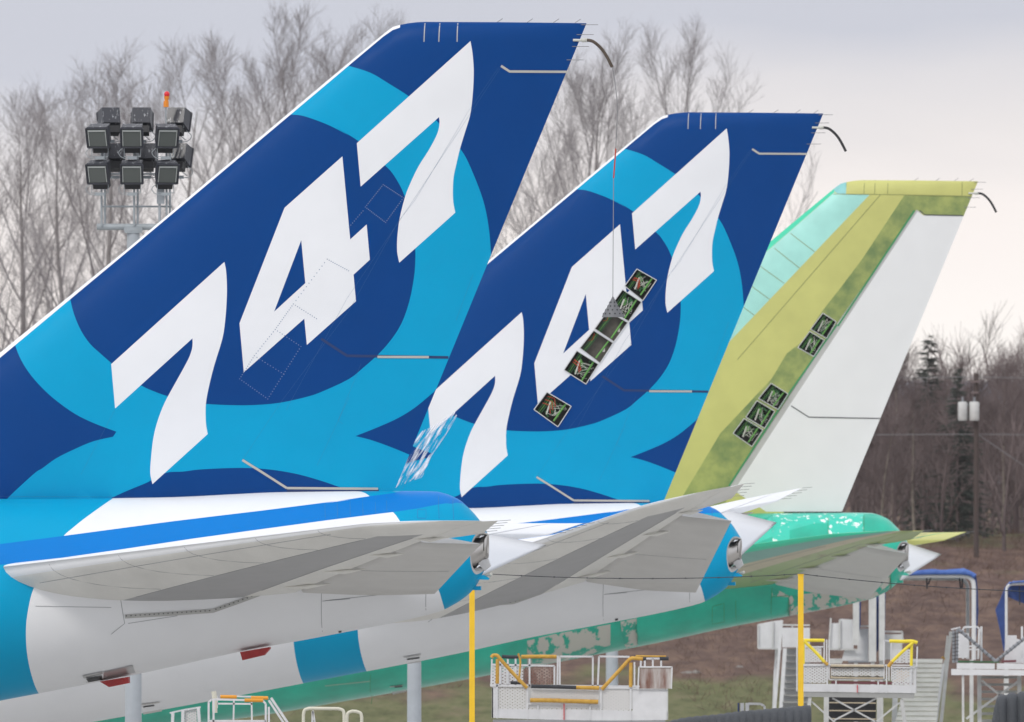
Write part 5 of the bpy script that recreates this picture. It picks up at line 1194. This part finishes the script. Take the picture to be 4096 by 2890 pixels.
barrier([(-60, 1650), (80, 1618), (280, 1598), (430, 1578), (700, 1555), (890, 1536)], 340, 'dark corrugated barrier rising at the foot of the right yellow pole', .16, .012)
barrier([(2082, 1630), (2100, 1530), (2120, 1478), (2180, 1465), (2268, 1455), (2500, 1440)], 330, 'dark ribbed barrier in the lower right corner', .22, .035)
bp_ = W(3800, 0, 800); sb = empty('shed', (bp_.x, 800, hill_z(bp_.x, 800)-.3), 'long pale grey shed glimpsed through the right wood', 'building')
add('shed_wall', (.42, .44, .50), .6, var=.15, vscale=.5); add('shed_roof', (.20, .21, .25), .6)
mb = MB(); mb.box((0, 0, 1.9), (16, 8, 3.8)); mb.build('wall', 'shed_wall', sb)
mb = MB(); mb.prism([(-8.4, -4.4, 3.8), (-8.4, 4.4, 3.8), (-8.4, 0, 5.0)], (16.8, 0, 0)); mb.build('roof', 'shed_roof', sb)
for k in range(5):
    mb = MB(); mb.box((-6.4+k*3.2, -4.02, 2.2), (1.3, .06, 1.1)); mb.build('window', 'black', sb)
# ------------------------------------------------------------------ utility pole
ZO['U'] = ZO[6]
add('pole_brown', (.075, .055, .05), .9); U = Stand('U', 628, 1, 'utility_pole', 'wooden utility pole with two white transformers among the right wood', 'utility pole', None, 1922, zb=0)
z0 = hill_z(U.o.x, 628)
mb = MB(); p = U.P(1922, 285); mb.tube([(p.x, 0, z0-.5), p], [.11, .09], 10); mb.build('pole', 'pole_brown', U.e)
for x0, x1 in ((1813, 1868), (1880, 1938)):
    mb = MB(); a = U.P((x0+x1)/2, 460, -.3); b = U.P((x0+x1)/2, 562, -.3); r = (x1-x0)*ZO[6][2]/F*628/2; mb.tube([b+Vector((0, 0, -.02)), b+Vector((0, 0, .05)), a, a+Vector((0, 0, .04))], [r*.9, r, r, r*.8], 16)
    t = mb.build('transformer', 'white_dull', U.e); mb = MB(); mb.tube([a, a+Vector((0, 0, .22))], .045, 8); mb.build('bushing', 'pad_grey', t)
U.bars('crossarm', 'thicket_bark', [[(1885, 335), (1940, 335)], [(1890, 400), (1935, 400)]], -.15, 12, joined=False)
U.bars('bracket', 'pad_grey', [[(1840, 470), (1925, 470)], [(1840, 540), (1925, 540)]], -.15, 8, joined=False)
def cabl(pts, lab):
    mb = MB(); mb.tube([WZ(6, x, y, 628) for x, y in pts], .012, 5); tag(mb.build('power_line', 'wire_grey'), lab, 'wire', 'power lines on the utility pole')
cabl([(900, 300), (1500, 312), (1922, 308), (2300, 316), (2500, 322)], 'upper power line crossing at the top of the utility pole')
cabl([(900, 655), (1400, 648), (1922, 645), (2500, 652)], 'lower power line crossing below the transformers')
cabl([(1925, 642), (2203, 830), (2500, 1030)], 'guy wire slanting down right from the utility pole')

# ------------------------------------------------------------------ air between here and the far bank
hm = bpy.data.materials.new('haze'); hm.use_nodes = True; ht = hm.node_tree; ht.nodes.clear()
pv = N(ht, 'ShaderNodeVolumePrincipled'); pv.inputs['Color'].default_value = (.9, .92, .96, 1); pv.inputs['Density'].default_value = .00004; pv.inputs['Anisotropy'].default_value = 0
ou = N(ht, 'ShaderNodeOutputMaterial'); ht.links.new(pv.outputs[0], ou.inputs['Volume'])
M['haze'] = hm
mb = MB(); mb.box((0, 450, 20.5), (900, 1100, 43)); hz = mb.build('haze', 'haze'); tag(hz, kind='stuff'); hz['label'] = 'thin pale haze over the whole airfield'
